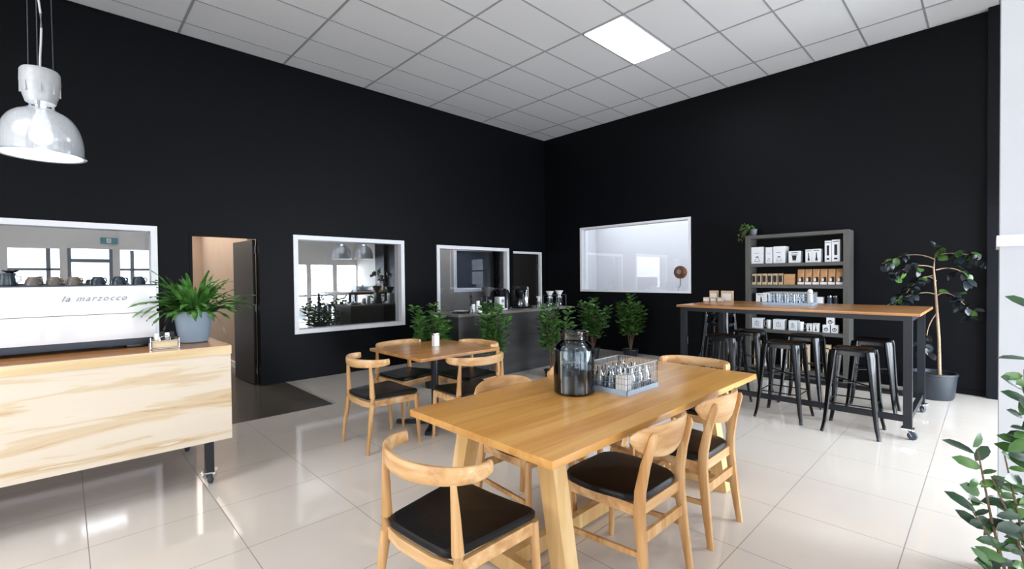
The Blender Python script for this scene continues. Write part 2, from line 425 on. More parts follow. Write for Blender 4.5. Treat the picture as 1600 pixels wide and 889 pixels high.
# doorway 1: black jamb + open leaf
x0, x1, _, z1 = D1; mb = MB(); mb.box(x0, x0+.03, -.01, WT+.01, 0, z1); mb.box(x1-.03, x1, -.01, WT+.01, 0, z1); mb.box(x0+.03, x1-.03, -.01, WT+.01, z1-.03, z1); struct('trim_5', mb, 'black_wall')
mt = Matrix.Translation((x1-.04, WT, 0)) @ rot('Z', math.radians(94))
mb = MB(); mb.box(0, .76, -.0, .04, .01, z1-.04, .003, mt); dr = struct('door_1', mb, 'door_dark')
mb = MB()
for z in (.2, 1.05, 1.85): mb.tube([(x1-.045, WT-.02, z-.05), (x1-.045, WT-.02, z+.05)], .011)
mb.build('hinge', 'chrome', dr)
mb = MB(); mb.sweep([mt @ V((.7, -.01, 1.0)), mt @ V((.7, .055, 1.0)), mt @ V((.6, .055, 1.0))], [(.009, .009)]*3, 8); mb.build('door_handle', 'zinc', dr)
# doorway 2: white jamb, dark leaf
x0, x1, _, z1 = D2; mb = MB(); mb.box(x1-.05, x1, -.006, WT, 0, z1); mb.box(x0, x1-.05, -.006, WT, z1-.045, z1); struct('trim_6', mb, 'white_paint')
mb = MB(); mb.box(x0, x1-.05, .05, .09, .01, z1-.045); d2 = struct('door_2', mb, 'door_dark')
mb = MB(); mb.box(x1-.075, x1-.052, .03, .05, 1.6, 1.72); mb.build('hinge', 'zinc', d2)
# back rooms
mb = MB()
mb.box(-10.6, -6.95, 3.6, 3.7, 0, 2.6); mb.box(-6.98, -6.88, .14, 3.6, 0, 2.6); struct('wall_store', mb, 'grey_wall')
mb = MB(); mb.box(-5.68, -5.6, .95, 4.3, 0, 2.5); mb.box(-6.88, -5.68, 4.2, 4.3, 0, 2.5); struct('wall_corridor', mb, 'beige_wall')
mb = MB(); mb.box(-5.7, -5.681, .95, 4.2, 0, .1); struct('baseboard_corridor', mb, 'white_paint')
mb = MB(); mb.box(-10.74, .2, .14, 4.3, 2.5, 2.6); struct('ceiling_back', mb, 'white_wall')
WI = (-1.72, -.32, 1.21, 2.03)
mb = MB(); wall_with_openings(mb, 'x', (-3.3, .14), [WI], (1.0, 1.1), 2.5); mb.box(-5.6, -3.3, 3.6, 3.7, 0, 2.5); mb.box(-3.4, -3.3, 1.0, 3.6, 0, 2.5); mb.box(.14, .2, 0, 1.1, 0, 2.5); mb.box(-5.6, -5.55, .14, 3.6, 0, 2.5); struct('wall_back', mb, 'grey_wall')
frame_x('window_5', (-1.8, -.24, 1.14, 2.1), .08, .96, 1.06)
mb = MB(); mb.box(-1.72, -.32, 1.03, 1.05, 1.22, 2.02); p = mb.build('blind', 'blind', None, False); p.parent = bpy.data.objects['window_5']
mb = MB(); mb.box(-5.6, .2, .14, 4.3, -.1, 0); struct('floor_back', mb, 'concrete')
# white room behind the right hand window
mb = MB(); mb.box(2.2, 2.3, -4.5, .2, 0, 3.0); mb.box(.14, 2.3, -4.6, -4.5, 0, 3.0); mb.box(.14, 2.3, .2, .3, 0, 3.0); mb.box(.14, 2.3, -4.6, .3, 3.0, 3.1); mb.box(.14, 2.3, -4.6, .3, -.1, 0); struct('wall_roastery', mb, 'white_wall')
mb = MB(); mb.box(.15, .75, -4.4, .1, 1.06, 1.12); struct('trim_7', mb, 'white_paint')
mb = MB(); mb.box(2.12, 2.2, -3.6, -2.4, 1.9, 2.0); mb.box(2.14, 2.2, -2.45, -2.38, 0, 2.0); struct('trim_8', mb, 'white_paint')
area('roastery_lamp', (1.2, -2.1, 2.9), (0, 0, -1), 1.8, 4.2, 66, (.93, .96, 1))
area('corridor_lamp', (-6.28, 2.2, 2.45), (0, 0, -1), 1.0, 3.6, 46, (1, .9, .8))  # broad area light with no fixture, added to brighten the corridor
area('back_room_lamp', (-2.0, .6, 2.45), (0, 0, -1), .6, .4, 5, (1, .95, .9))
area('side_room_lamp', (-4.5, 1.9, 2.45), (0, 0, -1), .8, .8, 6, (1, .95, .9))
area('store_lamp', (-8.7, 1.9, 2.45), (0, 0, -1), 3.2, 3.0, 9, (1, .97, .93))  # soft area light added in the store room, no fixture modelled
# white pier
mb = MB(); mb.box(-4.78, -4.42, -7.35, -6.903, 0, CH); struct('wall_pier', mb, 'pier_wall')
mb = MB(); mb.box(-4.795, -4.40, -7.36, -6.893, 1.553, 1.60); struct('trim_9', mb, 'white_paint')

# ================================================================== CEILING LIGHTS
def ceiling_light(x, y, label):
    t = thing('ceiling_light', label, 'ceiling light', (x, y, CH))
    mb = MB(); a, b = .59, .285
    mb.box(-a, a, -b, -b+.012, -.008, .006); mb.box(-a, a, b-.012, b, -.008, .006); mb.box(-a, -a+.012, -b, b, -.008, .006); mb.box(a-.012, a, -b, b, -.008, .006); mb.build('frame', 'white_paint', t, False)
    mb = MB(); mb.box(-a+.012, a-.012, -b+.012, b-.012, -.004, .002); mb.build('diffuser', 'led', t, False)
    return t
ceiling_light(-2.42, -3.635, 'lit rectangular light panel set in the white tiled ceiling')
for k, (x, y) in enumerate(((-7.23, -7.835), (-3.63, -7.835), (-9.64, -4.235))):  # out-of-frame glowing panels, added to fill the room with light
    ceiling_light(x, y, ['lit ceiling panel over the shopfront door', 'lit ceiling panel behind the white pier', 'lit ceiling panel beside the west windows'][k])

# ================================================================== PENDANTS
def pendant(loc, label, group=None, drop=1.6):
    t = thing('pendant_lamp', label, 'lamp', loc, 0, group)
    mb = MB(); R = .215
    prof = [(R+.012, -.004), (R, 0), (R*.985, .03)] + [(R*math.cos(a)**.6, .03+.27*math.sin(a)) for a in [k*.13 for k in range(1, 11)]] + [(.075, .305)]
    inner = [(max(r-.006, .01), z-.003) for r, z in reversed(prof)]
    mb.lathe(prof+inner, n=48); mb.build('shade', 'shade', t)
    mb = MB(); mb.lathe([(.0, .345), (.075, .345), (.088, .39), (.102, .48), (.1, .55), (.09, .565), (0, .565)], n=20); hs = mb.build('housing', 'lamp_housing', t)
    mb = MB()
    for k in range(8):
        a = PI/4*k; mb.box(.082, .1, -.005, .005, .40, .545, 0, rot('Z', a))
    mb.build('cooling_fin', 'lamp_housing', hs)
    for k in range(3):
        mb = MB(); a = 2*PI*k/3+.4; mb.tube([(.065*math.cos(a), .065*math.sin(a), .29), (.065*math.cos(a), .065*math.sin(a), .35)], .008); mb.build('bracket', 'zinc', t)
    mb = MB()
    for k in range(3):
        a = 2*PI*k/3+.4; mb.tube([(.07*math.cos(a), .07*math.sin(a), .565), (.06*math.cos(a), .06*math.sin(a), drop+.3)], .0028, 6)
    mb.build('suspension_wire', 'wire_dark', t)
    mb = MB(); mb.tube([(.022*math.sin(q*.62)*math.sin(PI*q/16), 0, .56+(drop-.26)*q/16) for q in range(17)], .006, 8); mb.build('cable', 'cable', t)
    mb = MB(); mb.lathe([(0, drop+.3), (.07, drop+.3), (.07, drop+.34), (0, drop+.34)], n=20); mb.build('ceiling_rose', 'lamp_housing', t)
    mb = MB(); mb.lathe([(0, .12), (.035, .13), (.05, .17), (.045, .22), (.025, .28), (.025, .33), (0, .33)], n=20); mb.build('bulb', 'bulb', t)
    return t
def lamp_light(loc, w):
    l = bpy.data.lights.new('pendant_bulb_light', 'POINT'); l.energy = w; l.color = (.93, .96, 1); l.shadow_soft_size = .06
    o = bpy.data.objects.new('pendant_bulb_light', l); COL.objects.link(o); o.location = loc
PL = [(-7.775, -2.43, 2.295)]
pendant(PL[0], 'spun aluminium dome pendant lamp hanging above the coffee machine', None, CH-2.295-.34)
p2 = pendant((-1.03, -7.95, 2.12), 'aluminium dome pendant lamp nearer the shopfront middle, seen reflected in the window glass', 'pendants near the shopfront', 1.3)
p3 = pendant((-.42, -7.62, 2.12), 'aluminium dome pendant lamp near the side glazing, seen reflected in the window glass', 'pendants near the shopfront', 1.3)
p2.scale = p3.scale = (1.42, 1.42, 1.42)
lamp_light((-7.775, -2.43, 2.42), 7)

# ================================================================== COMMUNAL TABLE
tb = thing('communal_table', 'long light-wood communal table with thick plank top and splayed legs', 'table', (-5.30, -5.245, 0))
TX, TY = 1.085, .495
mb = MB(); mb.box(-TX, TX, -TY, TY, .715, .75, .004); mb.build('tabletop', 'table_wood', tb)
for sx in (-1, 1):
    for sy in (-1, 1):
        mb = MB(); lx_ = {-1: -.85, 1: .77}[sx]; a = V((lx_, sy*.27, .714)); b = V((lx_, {-1: -.385, 1: .45}[sy], 0))
        mb.sweep([b, a], [(.042*1.414, .040*1.414), (.046*1.414, .044*1.414)], 4, (1, 0, 0)); mb.build('leg', 'leg_wood', tb)
    mb = MB(); mb.bar((lx_, -.37, .055), (lx_, .43, .055), .045, .08); mb.build('cross_rail', 'leg_wood', tb)
    mb = MB(); mb.bar((lx_, -.32, .685), (lx_, .32, .685), .05, .058); mb.build('top_rail', 'leg_wood', tb)
mb = MB(); mb.bar((-.825, 0, .055), (.745, 0, .055), .045, .08); mb.build('stretcher', 'leg_wood', tb)

# ================================================================== CHAIRS
def cushion(mb, outline, z0, th, bulge, n=40, dish=0):
    """outline(t)->(x,y); domed pad"""
    P = [V((*outline(k/n), 0)) for k in range(n)]; c = sum(P, V())/n
    lev = [(.94, 0), (1., .2), (1.0, .7), (.97, .95), (.9, 1.05)] + [(s_, 1.05+(1-s_)*.55*bulge) for s_ in (.75, .55, .3, .1)]
    rings = []
    for s_, h in lev:
        ring = []
        for p in P:
            q = c + (p-c)*s_; ring.append(mb.bm.verts.new((q.x, q.y, z0 + th*h + dish*(abs(q.x)/.25)**2*.5)))
        rings.append(ring)
    for a, b in zip(rings, rings[1:]):
        for k in range(n): mb.bm.faces.new((a[k], a[(k+1) % n], b[(k+1) % n], b[k]))
    mb.bm.faces.new(rings[-1]); mb.bm.faces.new(list(reversed(rings[0])))
def superpoly(corners, r, n):
    """closed outline through rounded corners"""
    pts = []; m = len(corners); per = n//m
    for i in range(m):
        p0, p1, p2 = V(corners[i-1]), V(corners[i]), V(corners[(i+1) % m])
        a = p1+(p0-p1).normalized()*r; b = p1+(p2-p1).normalized()*r
        for k in range(per):
            t = k/(per-1)
            if t < .7: u = t/.7; q = a*(1-u)**2+p1*2*u*(1-u)+b*u*u
            else:
                nx = V(corners[(i+1) % m]); nn = V(corners[(i+2) % m]); a2 = nx+(p1-nx).normalized()*r
                u = (t-.7)/.3*.9; q = b*(1-u)+a2*u
            pts.append(q)
    return lambda t: tuple(pts[int(round(t*len(pts))) % len(pts)][:2])
def make_elbow_chair():
    t = thing('elbow_chair', 'x', 'chair')
    o = superpoly([(-.2, -.225, 0), (.2, -.225, 0), (.255, .225, 0), (-.255, .225, 0)], .055, 40)
    mb = MB(); cushion(mb, o, .425, .036, .5, 40, .02); mb.build('seat', 'leather', t)
    mb = MB()
    mb.bar((-.205, -.2, .4), (-.235, .2, .4), .022, .052); mb.bar((.205, -.2, .4), (.235, .2, .4), .022, .052)
    mb.bar((-.23, .205, .4), (.23, .205, .4), .022, .052); mb.sweep([(-.205, -.2, .395), (-.1, -.222, .395), (.1, -.222, .395), (.205, -.2, .395)], [(.014, .034)]*4, 4)
    mb.build('seat_frame', 'rail_wood', t)
    for s in (-1, 1):
        mb = MB(); mb.tube([(s*.235, -.26, 0), (s*.228, -.235, .2), (s*.22, -.205, .4), (s*.217, -.203, .46), (s*.213, -.208, .6), (s*.209, -.214, .715)], [.0125, .018, .0235, .0235, .018, .0115], 12); mb.build('rear_leg', 'chair_wood', t)
        mb = MB(); mb.tube([(s*.25, .225, 0), (s*.243, .213, .22), (s*.235, .203, .425)], [.0125, .0185, .0215], 12); mb.build('front_leg', 'chair_wood', t)
    mb = MB(); P, S = [], []
    for k in range(25):
        u = -1+2*k/24; a = u*math.radians(104); x = .262*math.sin(a); y = -.11-.165*math.cos(a)
        if abs(u) > .9: y += .0
        P.append((x, y, .732+.012*abs(u))); e = abs(u)
        S.append((.0125+.003*(1-e), .036*(1-.3*e**2)+.0)) 
    mb.sweep(P, S, 12, (0, 0, 1), 3.); mb.build('backrest', 'rail_wood', t)
    return t
def make_dining_chair():
    t = thing('dining_chair', 'x', 'chair')
    o = superpoly([(-.185, -.2, 0), (.185, -.2, 0), (.235, .06, 0), (.2, .235, 0), (-.2, .235, 0), (-.235, .06, 0)], .085, 42)
    mb = MB(); cushion(mb, o, .44, .036, .9, 42); mb.build('seat', 'leather', t)
    mb = MB()
    for s in (-1, 1): mb.bar((s*.18, -.19, .415), (s*.19, .19, .415), .022, .05)
    mb.bar((-.18, .19, .415), (.18, .19, .415), .022, .05); mb.bar((-.17, -.19, .415), (.17, -.19, .415), .022, .05); mb.build('seat_frame', 'rail_wood', t)
    for s in (-1, 1):
        mb = MB(); mb.sweep([(s*.2, -.245, 0), (s*.193, -.218, .2), (s*.187, -.198, .4), (s*.183, -.2, .5), (s*.176, -.222, .62), (s*.168, -.258, .745), (s*.166, -.262, .765)], [(.013, .017), (.017, .023), (.018, .027), (.018, .026), (.017, .022), (.014, .017), (.006, .008)], 10, (0, 1, 0), 2.8); mb.build('rear_leg', 'chair_wood', t)
        mb = MB(); mb.sweep([(s*.2, .21, 0), (s*.19, .195, .25), (s*.185, .188, .43)], [(.0125, .0125), (.017, .017), (.019, .019)], 10, (0, 1, 0), 2.6); mb.build('front_leg', 'chair_wood', t)
        mb = MB(); mb.bar((s*.195, -.21, .23), (s*.192, .195, .20), .016, .024); mb.build('stretcher', 'chair_wood', t)
    mb = MB(); mb.bar((-.187, -.208, .3), (.187, -.208, .3), .018, .05); mb.build('rear_rail', 'chair_wood', t)
    mb = MB(); P, S = [], []
    for k in range(21):
        u = -1+2*k/20; e = abs(u); P.append((.245*u, -.262+.075*u*u+.0, .715+.028*u*u)); S.append((.0115*(1-.5*e**6)+.001, (.083*(1-.62*e**2.2))*(1-.75*e**14)+.003))
    mb.sweep(P, S, 12, (0, -.22, 1), 2.6); mb.build('backrest', 'rail_wood', t)
    return t
R_ = math.radians
elbow = make_elbow_chair()
espec = [((-6.515, -5.335, 0), -90+5, 'elbow chair with curved rail at the near end of the long communal table', 'elbow chairs at the communal table'),
         ((-4.19, -5.23, 0), 92, 'elbow chair at the far end of the communal table, only its curved rail showing', 'elbow chairs at the communal table'),
         ((-5.67, -3.12, 0), -90, 'elbow chair left of the small square table, its back towards the plywood counter', 'elbow chairs round the small square table'),
         ((-5.08, -3.62, 0), -9, 'elbow chair on the near side of the small table, back towards the communal table', 'elbow chairs round the small square table'),
         ((-5.12, -2.63, 0), 190, 'elbow chair behind the small table, below the black wall window', 'elbow chairs round the small square table'),
         ((-4.68, -3.12, 0), 90, 'elbow chair right of the small table, between it and the dark coffee counter', 'elbow chairs round the small square table')]
for i, (l, a, lb, g) in enumerate(espec):
    if i == 0: elbow.location = l; elbow.rotation_euler = (0, 0, R_(a)); elbow['label'] = lb; elbow['group'] = g
    else: dup(elbow, l, R_(a), lb, g)
dc = make_dining_chair()
dspec = [((-5.715, -5.62, 0), 0, 'lozenge-backed dining chair on the bar side of the long table, nearer the camera'),
         ((-5.065, -5.615, 0), 0, 'lozenge-backed dining chair on the bar side of the long table, nearer the stools'),
         ((-5.69, -4.93, 0), 180, 'dining chair across the long table, its seat seen under the tabletop'),
         ((-5.02, -4.93, 0), 180, 'dining chair across the long table, mostly hidden behind the glass jar')]
for i, (l, a, lb) in enumerate(dspec):
    g = 'dining chairs along the communal table'
    if i == 0: dc.location = l; dc.rotation_euler = (0, 0, R_(a)); dc['label'] = lb; dc['group'] = g
    else: dup(dc, l, R_(a), lb, g)

# ================================================================== SMALL TABLE
st = thing('cafe_table', 'small square cafe table with warm wood top on a black pedestal', 'table', (-5.055, -3.045, 0))
mb = MB(); mb.box(-.455, .455, -.46, .46, .722, .75, .004); mb.build('tabletop', 'small_wood', st)
mb = MB(); mb.tube([(0, 0, .03), (0, 0, .715)], .036, 20); mb.build('pedestal', 'steel_black', st)
mb = MB(); mb.box(-.2, .2, -.03, .03, .7, .721); mb.box(-.03, .03, -.2, .2, .7, .7205); mb.build('top_plate', 'steel_black', st)
mb = MB(); mb.bar((-.27, -.27, .024), (.27, .27, .024), .055, .03); mb.bar((-.27, .27, .0235), (.27, -.27, .0235), .055, .03); mb.lathe([(0, .0), (.07, .0), (.07, .045), (.04, .06), (0, .06)], n=20); mb.build('base', 'steel_black', st)
ns = thing('sugar_shaker', 'small white and chrome sugar shaker on the square cafe table', 'shaker', (-4.985, -2.965, .75))
mb = MB(); mb.box(-.03, .03, -.025, .025, 0, .115, .008); mb.build('body', 'white_ceramic', ns)
mb = MB(); mb.box(-.032, .032, -.027, .027, .112, .132, .006); mb.build('lid', 'chrome', ns)

# ================================================================== HIGH BAR
def caster(parent, x, y, ztop, rz=0):
    mt = Matrix.Translation((x, y, 0)) @ rot('Z', rz); r = .036
    mb = MB(); mb.box(-.045, .045, -.045, .045, ztop-.006, ztop, .0, mt); mb.box(-.02, .02, -.022, .022, ztop-.02, ztop-.006, 0, mt)
    mb.sweep([mt @ V((0, -.02, ztop-.015)), mt @ V((.02, -.021, .06)), mt @ V((.03, -.021, r))], [(.003, .034), (.003, .032), (.003, .024)], 4, (1, 0, 0))
    mb.sweep([mt @ V((0, .02, ztop-.015)), mt @ V((.02, .021, .06)), mt @ V((.03, .021, r))], [(.003, .034), (.003, .032), (.003, .024)], 4, (1, 0, 0))
    for a in (-.035, .035):
        for b in (-.035, .035): mb.lathe([(0, ztop-.016), (.008, ztop-.016), (.008, ztop-.006), (0, ztop-.006)], n=8, c=(0, 0, 0), mtx=mt @ Matrix.Translation((a, b, 0)))
    c = mb.build('caster', 'chrome', parent)
    mb = MB(); mb.lathe([(.0, -.015), (r*.8, -.015), (r, -.009), (r, .009), (r*.8, .015), (0, .015)], n=20, mtx=mt @ Matrix.Translation((.03, 0, r)) @ rot('X', PI/2)); mb.build('wheel', 'rubber', c)
    return c
bar = thing('high_bar_table', 'long high bar table with wood top on black steel legs and casters', 'table', (-1.88, -5.38, 0))
BX, BY = .61, 1.085
mb = MB(); mb.box(-BX, BX, -BY, BY, 1.075, 1.1, .003); mb.build('bar_top', 'bar_wood', bar)
lx = BX-.06; LY = {-1: -1.0, 1: 1.02}; ly = .99
for sx in (-1, 1):
    for sy in (-1, 1):
        mb = MB(); mb.box(sx*lx-.03, sx*lx+.03, LY[sy]-.03, LY[sy]+.03, .1, 1.03); mb.build('leg', 'steel_black', bar, False); caster(bar, sx*lx, LY[sy], .1, .6*sx+sy)
mb = MB()
for sx in (-1, 1): mb.box(sx*lx-.03, sx*lx+.03, LY[-1]-.03, LY[1]+.03, 1.03, 1.0745)
for sy in (-1, 1): mb.box(-lx+.03, lx-.03, LY[sy]-.03, LY[sy]+.03, 1.03, 1.0745)
mb.build('top_frame', 'steel_black', bar, False)
mb = MB()
for sx in (-1, 1): mb.box(sx*lx-.02, sx*lx+.02, LY[-1]+.03, LY[1]-.03, .15, .20)
for sy in (-1, 1): mb.box(-lx+.03, lx-.03, LY[sy]-.02, LY[sy]+.02, .15, .20)
mb.build('lower_rail', 'steel_black', bar, False)

def make_stool():
    t = thing('bar_stool', 'x', 'stool')
    mb = MB(); n = 36
    def rsq(h, k, n=36):
        out = []
        for i in range(n):
            a = 2*PI*(i+.5)/n; c, s_ = math.cos(a), math.sin(a)
            out.append((math.copysign(abs(c)**(2/k), c)*h, math.copysign(abs(s_)**(2/k), s_)*h))
        return out
    rings = []
    for h, z in ((.160, .71), (.157, .745), (.153, .758), (.146, .764), (.138, .763), (.13, .757), (.08, .753), (.02, .752)):
        rings.append([mb.bm.verts.new((x, y, z)) for x, y in rsq(h, 5.5)])
    for a, b in zip(rings, rings[1:]):
        for i in range(n): mb.bm.faces.new((a[i], a[(i+1) % n], b[(i+1) % n], b[i]))
    mb.bm.faces.new(rings[-1]); mb.build('seat', 'stool_black', t)
    for sx in (-1, 1):
        for sy in (-1, 1):
            mb = MB(); P = [(.135, .748), (.142, .7), (.153, .55), (.166, .38), (.178, .22), (.19, .1), (.208, 0)]
            S = [(.040, .014), (.042, .016), (.035, .0155), (.027, .015), (.022, .0135), (.019, .012), (.015, .010)]
            mb.sweep([(sx*a, sy*a, z) for a, z in P], S, 10, (sx, sy, 0), 2.6)
            l = mb.build('leg', 'stool_black', t)
            mb = MB(); mb.sweep([(sx*.2085, sy*.2085, 0), (sx*.2035, sy*.2035, .03)], [(.0165, .0115), (.0175, .0125)], 10, (sx, sy, 0), 2.6); mb.build('foot_tip', 'stool_tip', l)
    mb = MB()
    for z, h in ((.27, .173),):
        c = [(-h, -h), (h, -h), (h, h), (-h, h)]
        for i in range(4): mb.tube([(*c[i], z+(.0 if i % 2 else .0)), (*c[(i+1) % 4], z)], .006, 8)
    mb.build('foot_rail', 'stool_black', t)
    mb = MB(); mb.tube([(-.16, -.16, .45), (.16, .16, .45)], .006, 8); mb.tube([(-.16, .16, .445), (.16, -.16, .445)], .006, 8); mb.build('cross_brace', 'stool_black', t)
    return t
stool = make_stool(); G = 'black metal stools under the high bar'
sspec = [((-2.475, -6.0, 0), 2, 'black metal bar stool in the front row, nearest the caster leg at the right end'),
         ((-2.43, -5.415, 0), 0, 'middle black metal bar stool of the front row'),
         ((-2.28, -4.77, 0), -3, 'black metal bar stool of the front row nearest the outlet, under the stacked kraft packs'),
         ((-1.62, -6.02, 0), 3, 'black metal bar stool in the far row, right end, behind the front-right stool'),
         ((-1.7, -5.42, 0), 0, 'middle black metal bar stool in the far row, in front of the display shelf'),
         ((-1.62, -4.8, 0), 0, 'black metal bar stool in the far row, left end')]
for i, (l, a, lb) in enumerate(sspec):
    if i == 0: stool.location = l; stool.rotation_euler = (0, 0, R_(a)); stool['label'] = lb; stool['group'] = G
    else: dup(stool, l, R_(a), lb, G)
# nested stack against the wall
for k in range(3):
    dup(stool, (-.8, -4.12, .13*k), 0, ['lowest stool of the nested black stack standing at the black wall', 'middle stool of the nested black stack standing at the black wall', 'topmost stool of the nested black stack standing at the black wall'][k], 'nested stack of stools by the wall')

# ================================================================== DISPLAY SHELF
sh = thing('display_shelf', 'tall open olive-grey display shelf against the black wall', 'shelf', (-.155, -4.945, 0))
Y0, Y1 = -.642, .642
SZ = [.10, .65, .98, 1.30, 1.61]
for y in (Y0, Y1-.065):
    mb = MB(); mb.box(-.145, .145, y, y+.065, 0, 2.03, .002); mb.build('upright', 'shelf_grey', sh, False)
for z in SZ:
    mb = MB(); mb.box(-.145, .145, Y0+.065, Y1-.065, z-.048, z); mb.build('shelf_board', 'shelf_grey', sh, False)
mb = MB(); mb.box(-.145, .145, Y0+.065, Y1-.065, 1.982, 2.03); mb.build('top_board', 'shelf_grey', sh, False)

def art_flask(mb, x, y, z, s):      # simple printed flask outline facing -x
    mb.sweep([(x, y-.3*s, z), (x, y-.1*s, z+.45*s), (x, y-.1*s, z+.6*s)], [(.0006, .02*s)]*3, 4, (0, 1, 0)); mb.sweep([(x, y+.3*s, z), (x, y+.1*s, z+.45*s), (x, y+.1*s, z+.6*s)], [(.0006, .02*s)]*3, 4, (0, 1, 0))
    mb.box(x-.0006, x+.0006, y-.3*s, y+.3*s, z-.02*s, z+.02*s); mb.box(x-.0006, x+.0006, y-.14*s, y+.14*s, z+.45*s, z+.58*s)
def carton(yc, w, h, z, label, art, group=None, d=.14, xf=-.262, m='white_card', cat='box', name='product_box'):
    t = thing(name, label, cat, (xf+d/2, yc, z+.0005), 0, group)
    mb = MB(); mb.box(-d/2, d/2, -w/2, w/2, 0, h, .0025); mb.build('carton', m, t, False)
    mb = MB(); x = -d/2-.0008
    if art == 'flask':
        art_flask(mb, x, 0, h*.14, w*.75); mb.box(x-.0005, x+.0005, -w*.15, w*.25, h*.62, h*.64)
    elif art == 'cup':
        mb.sweep([(x, 0, h*.2), (x, 0, h*.62)], [(.0006, w*.2), (.0006, w*.29)], 4, (0, 1, 0)); mb.box(x-.0005, x+.0005, -w*.3, w*.3, h*.66, h*.7); mb.box(x-.0005, x+.0005, -w*.28, w*.28, h*.82, h*.88)
    elif art == 'press':
        mb.box(x-.0005, x+.0005, -w*.16, w*.12, h*.12, h*.3); mb.sweep([(x, -.02*w, h*.3), (x, 0, h*.75)], [(.0006, w*.14), (.0006, w*.06)], 4, (0, 1, 0)); mb.box(x-.0005, x+.0005, -w*.35, w*.35, h*.86, h*.9)
    elif art == 'tube':
        mb.box(x-.0005, x+.0005, -w*.18, w*.18, h*.3, h*.78); mb.box(x-.0005, x+.0005, -w*.2, w*.2, h*.1, h*.18); mb.box(x-.0005, x+.0005, -w*.38, w*.38, h*.9, h*.93)
    elif art == 'ring':
        mb.lathe([(w*.2, -.0005), (w*.3, -.0005), (w*.3, .0005), (w*.2, .0005)], n=20, mtx=Matrix.Translation((x, 0, h*.42)) @ rot('Y', PI/2)); mb.box(x-.0005, x+.0005, -w*.06, w*.06, h*.4, h*.66)
    elif art == 'mug':
        mb.box(x-.0005, x+.0005, -w*.16, w*.16, h*.25, h*.3); mb.box(x-.0005, x+.0005, -w*.18, w*.18, h*.66, h*.7)
        for s in (-1, 1): mb.box(x-.0005, x+.0005, s*w*.16-.004, s*w*.16+.004, h*.3, h*.66)
        mb.box(x-.0005, x+.0005, -.004, .004, h*.35, h*.78)
    if len(mb.bm.verts): mb.build('printed_picture', 'blue_ink' if art == 'mug' else 'ink', t, False)
    else: mb.bm.free()
    return t
g1 = 'white brewer boxes on the top shelf'
carton(-4.457, .165, .247, SZ[4], 'large white box with flask drawing, first from the left on the top shelf', 'flask', g1, .2)
carton(-4.617, .09, .236, SZ[4], 'narrow white flask box second from the left on the top shelf', 'flask', g1, .2)
carton(-4.75, .15, .242, SZ[4], 'wide white flask box third from the left on the top shelf', 'flask', g1, .2)
carton(-4.945, .145, .165, SZ[4], 'low white box with black cup picture on the top shelf', 'cup', g1)
carton(-5.12, .078, .18, SZ[4], 'slim white kettle box left of its twin on the top shelf', 'press', g1)
carton(-5.212, .1, .182, SZ[4], 'white kettle box right of its slimmer twin on the top shelf', 'press', g1)
carton(-5.346, .074, .285, SZ[4], 'tall white press box left of its twin at the right of the top shelf', 'tube', g1)
carton(-5.434, .092, .295, SZ[4], 'tallest white press box at the right end of the top shelf', 'tube', g1)

def pouch(yc, w, h, z, label, kind, group, d=.08):
    t = thing('coffee_bag', label, 'coffee bag', (-.262+d/2, yc, z+.0005), 0, group)
    mb = MB(); mb.sweep([(0, 0, 0), (0, 0, h*.2), (0, 0, h*.75), (0, 0, h*.9), (0, 0, h)], [(w/2*.98, d/2*.9), (w/2, d/2), (w/2, d/2*.8), (w/2, d/2*.3), (w/2, .003)], 12, (1, 0, 0), 5.); mb.build('bag', 'kraft' if kind == 'large' else 'kraft_pale', t, False)
    mb = MB(); x = -d/2-.001
    if kind == 'large':
        mb.box(x-.001, x+.001, -w*.46, w*.46, h*.02, h*.16); mb.box(x-.001, x+.001, -w*.2, w*.22, h*.24, h*.4); mb.build('label_patch', 'white_card', t, False)
        mb = MB(); mb.box(x-.001, x+.001, -w*.42, -w*.05, h*.17, h*.5); mb.build('window_patch', 'ink', t, False)
    else:
        mb.box(x-.001, x+.001, -w*.34, w*.3, h*.22, h*.82); mb.build('window_patch', 'ink', t, False)
    return t
words = ['first', 'second', 'third', 'fourth', 'fifth', 'sixth']
for k in range(6): pouch(-4.407-.072*k, .066, .16, SZ[3], 'small pale kraft bag, %s from the left on the second shelf' % words[k], 'small', 'small pale kraft bags on the second shelf')
for k in range(6): pouch(-5.022-.0905*k+.0, .084, .215, SZ[3], 'tall kraft coffee bag, %s from the left of the six on the second shelf' % words[k], 'large', 'tall kraft bags on the second shelf')
for k in range(2): carton(-4.88, .135, .075, SZ[3]+.076*k, ['plain kraft box, lower of the two between the bag rows', 'plain kraft box, upper of the two between the bag rows'][k], '', 'kraft boxes on the second shelf', m='kraft')
carton(-4.51, .14, .19, SZ[2], 'white box on the third shelf showing above the bar top', 'press', 'items on the third shelf')
carton(-5.245, .07, .15, SZ[2], 'small plain white box on the third shelf beside the dark canisters', '', 'items on the third shelf')
def canister(y, label):
    t = thing('canister', label, 'canister', (-.2, y, SZ[2]+.0005), 0, 'dark canisters on the third shelf')
    mb = MB(); mb.lathe([(0, 0), (.03, 0), (.032, .01), (.032, .14), (.028, .15), (0, .15)], n=24); mb.build('body', 'machine_dark', t)
    mb = MB(); mb.lathe([(0, .1505), (.031, .1505), (.031, .17), (.01, .178), (0, .178)], n=24); mb.build('lid', 'chrome', t)
canister(-5.355, 'dark canister with bright lid, left of the pair on the third shelf'); canister(-5.425, 'dark canister with bright lid, right of the pair on the third shelf')
g4 = 'white boxes on the fourth shelf'
carton(-4.452, .14, .15, SZ[1], 'white mug box with blue print at the left of the fourth shelf', 'mug', g4)
carton(-4.742, .146, .146, SZ[1], 'white mug box with blue print right of the white mug', 'mug', g4)
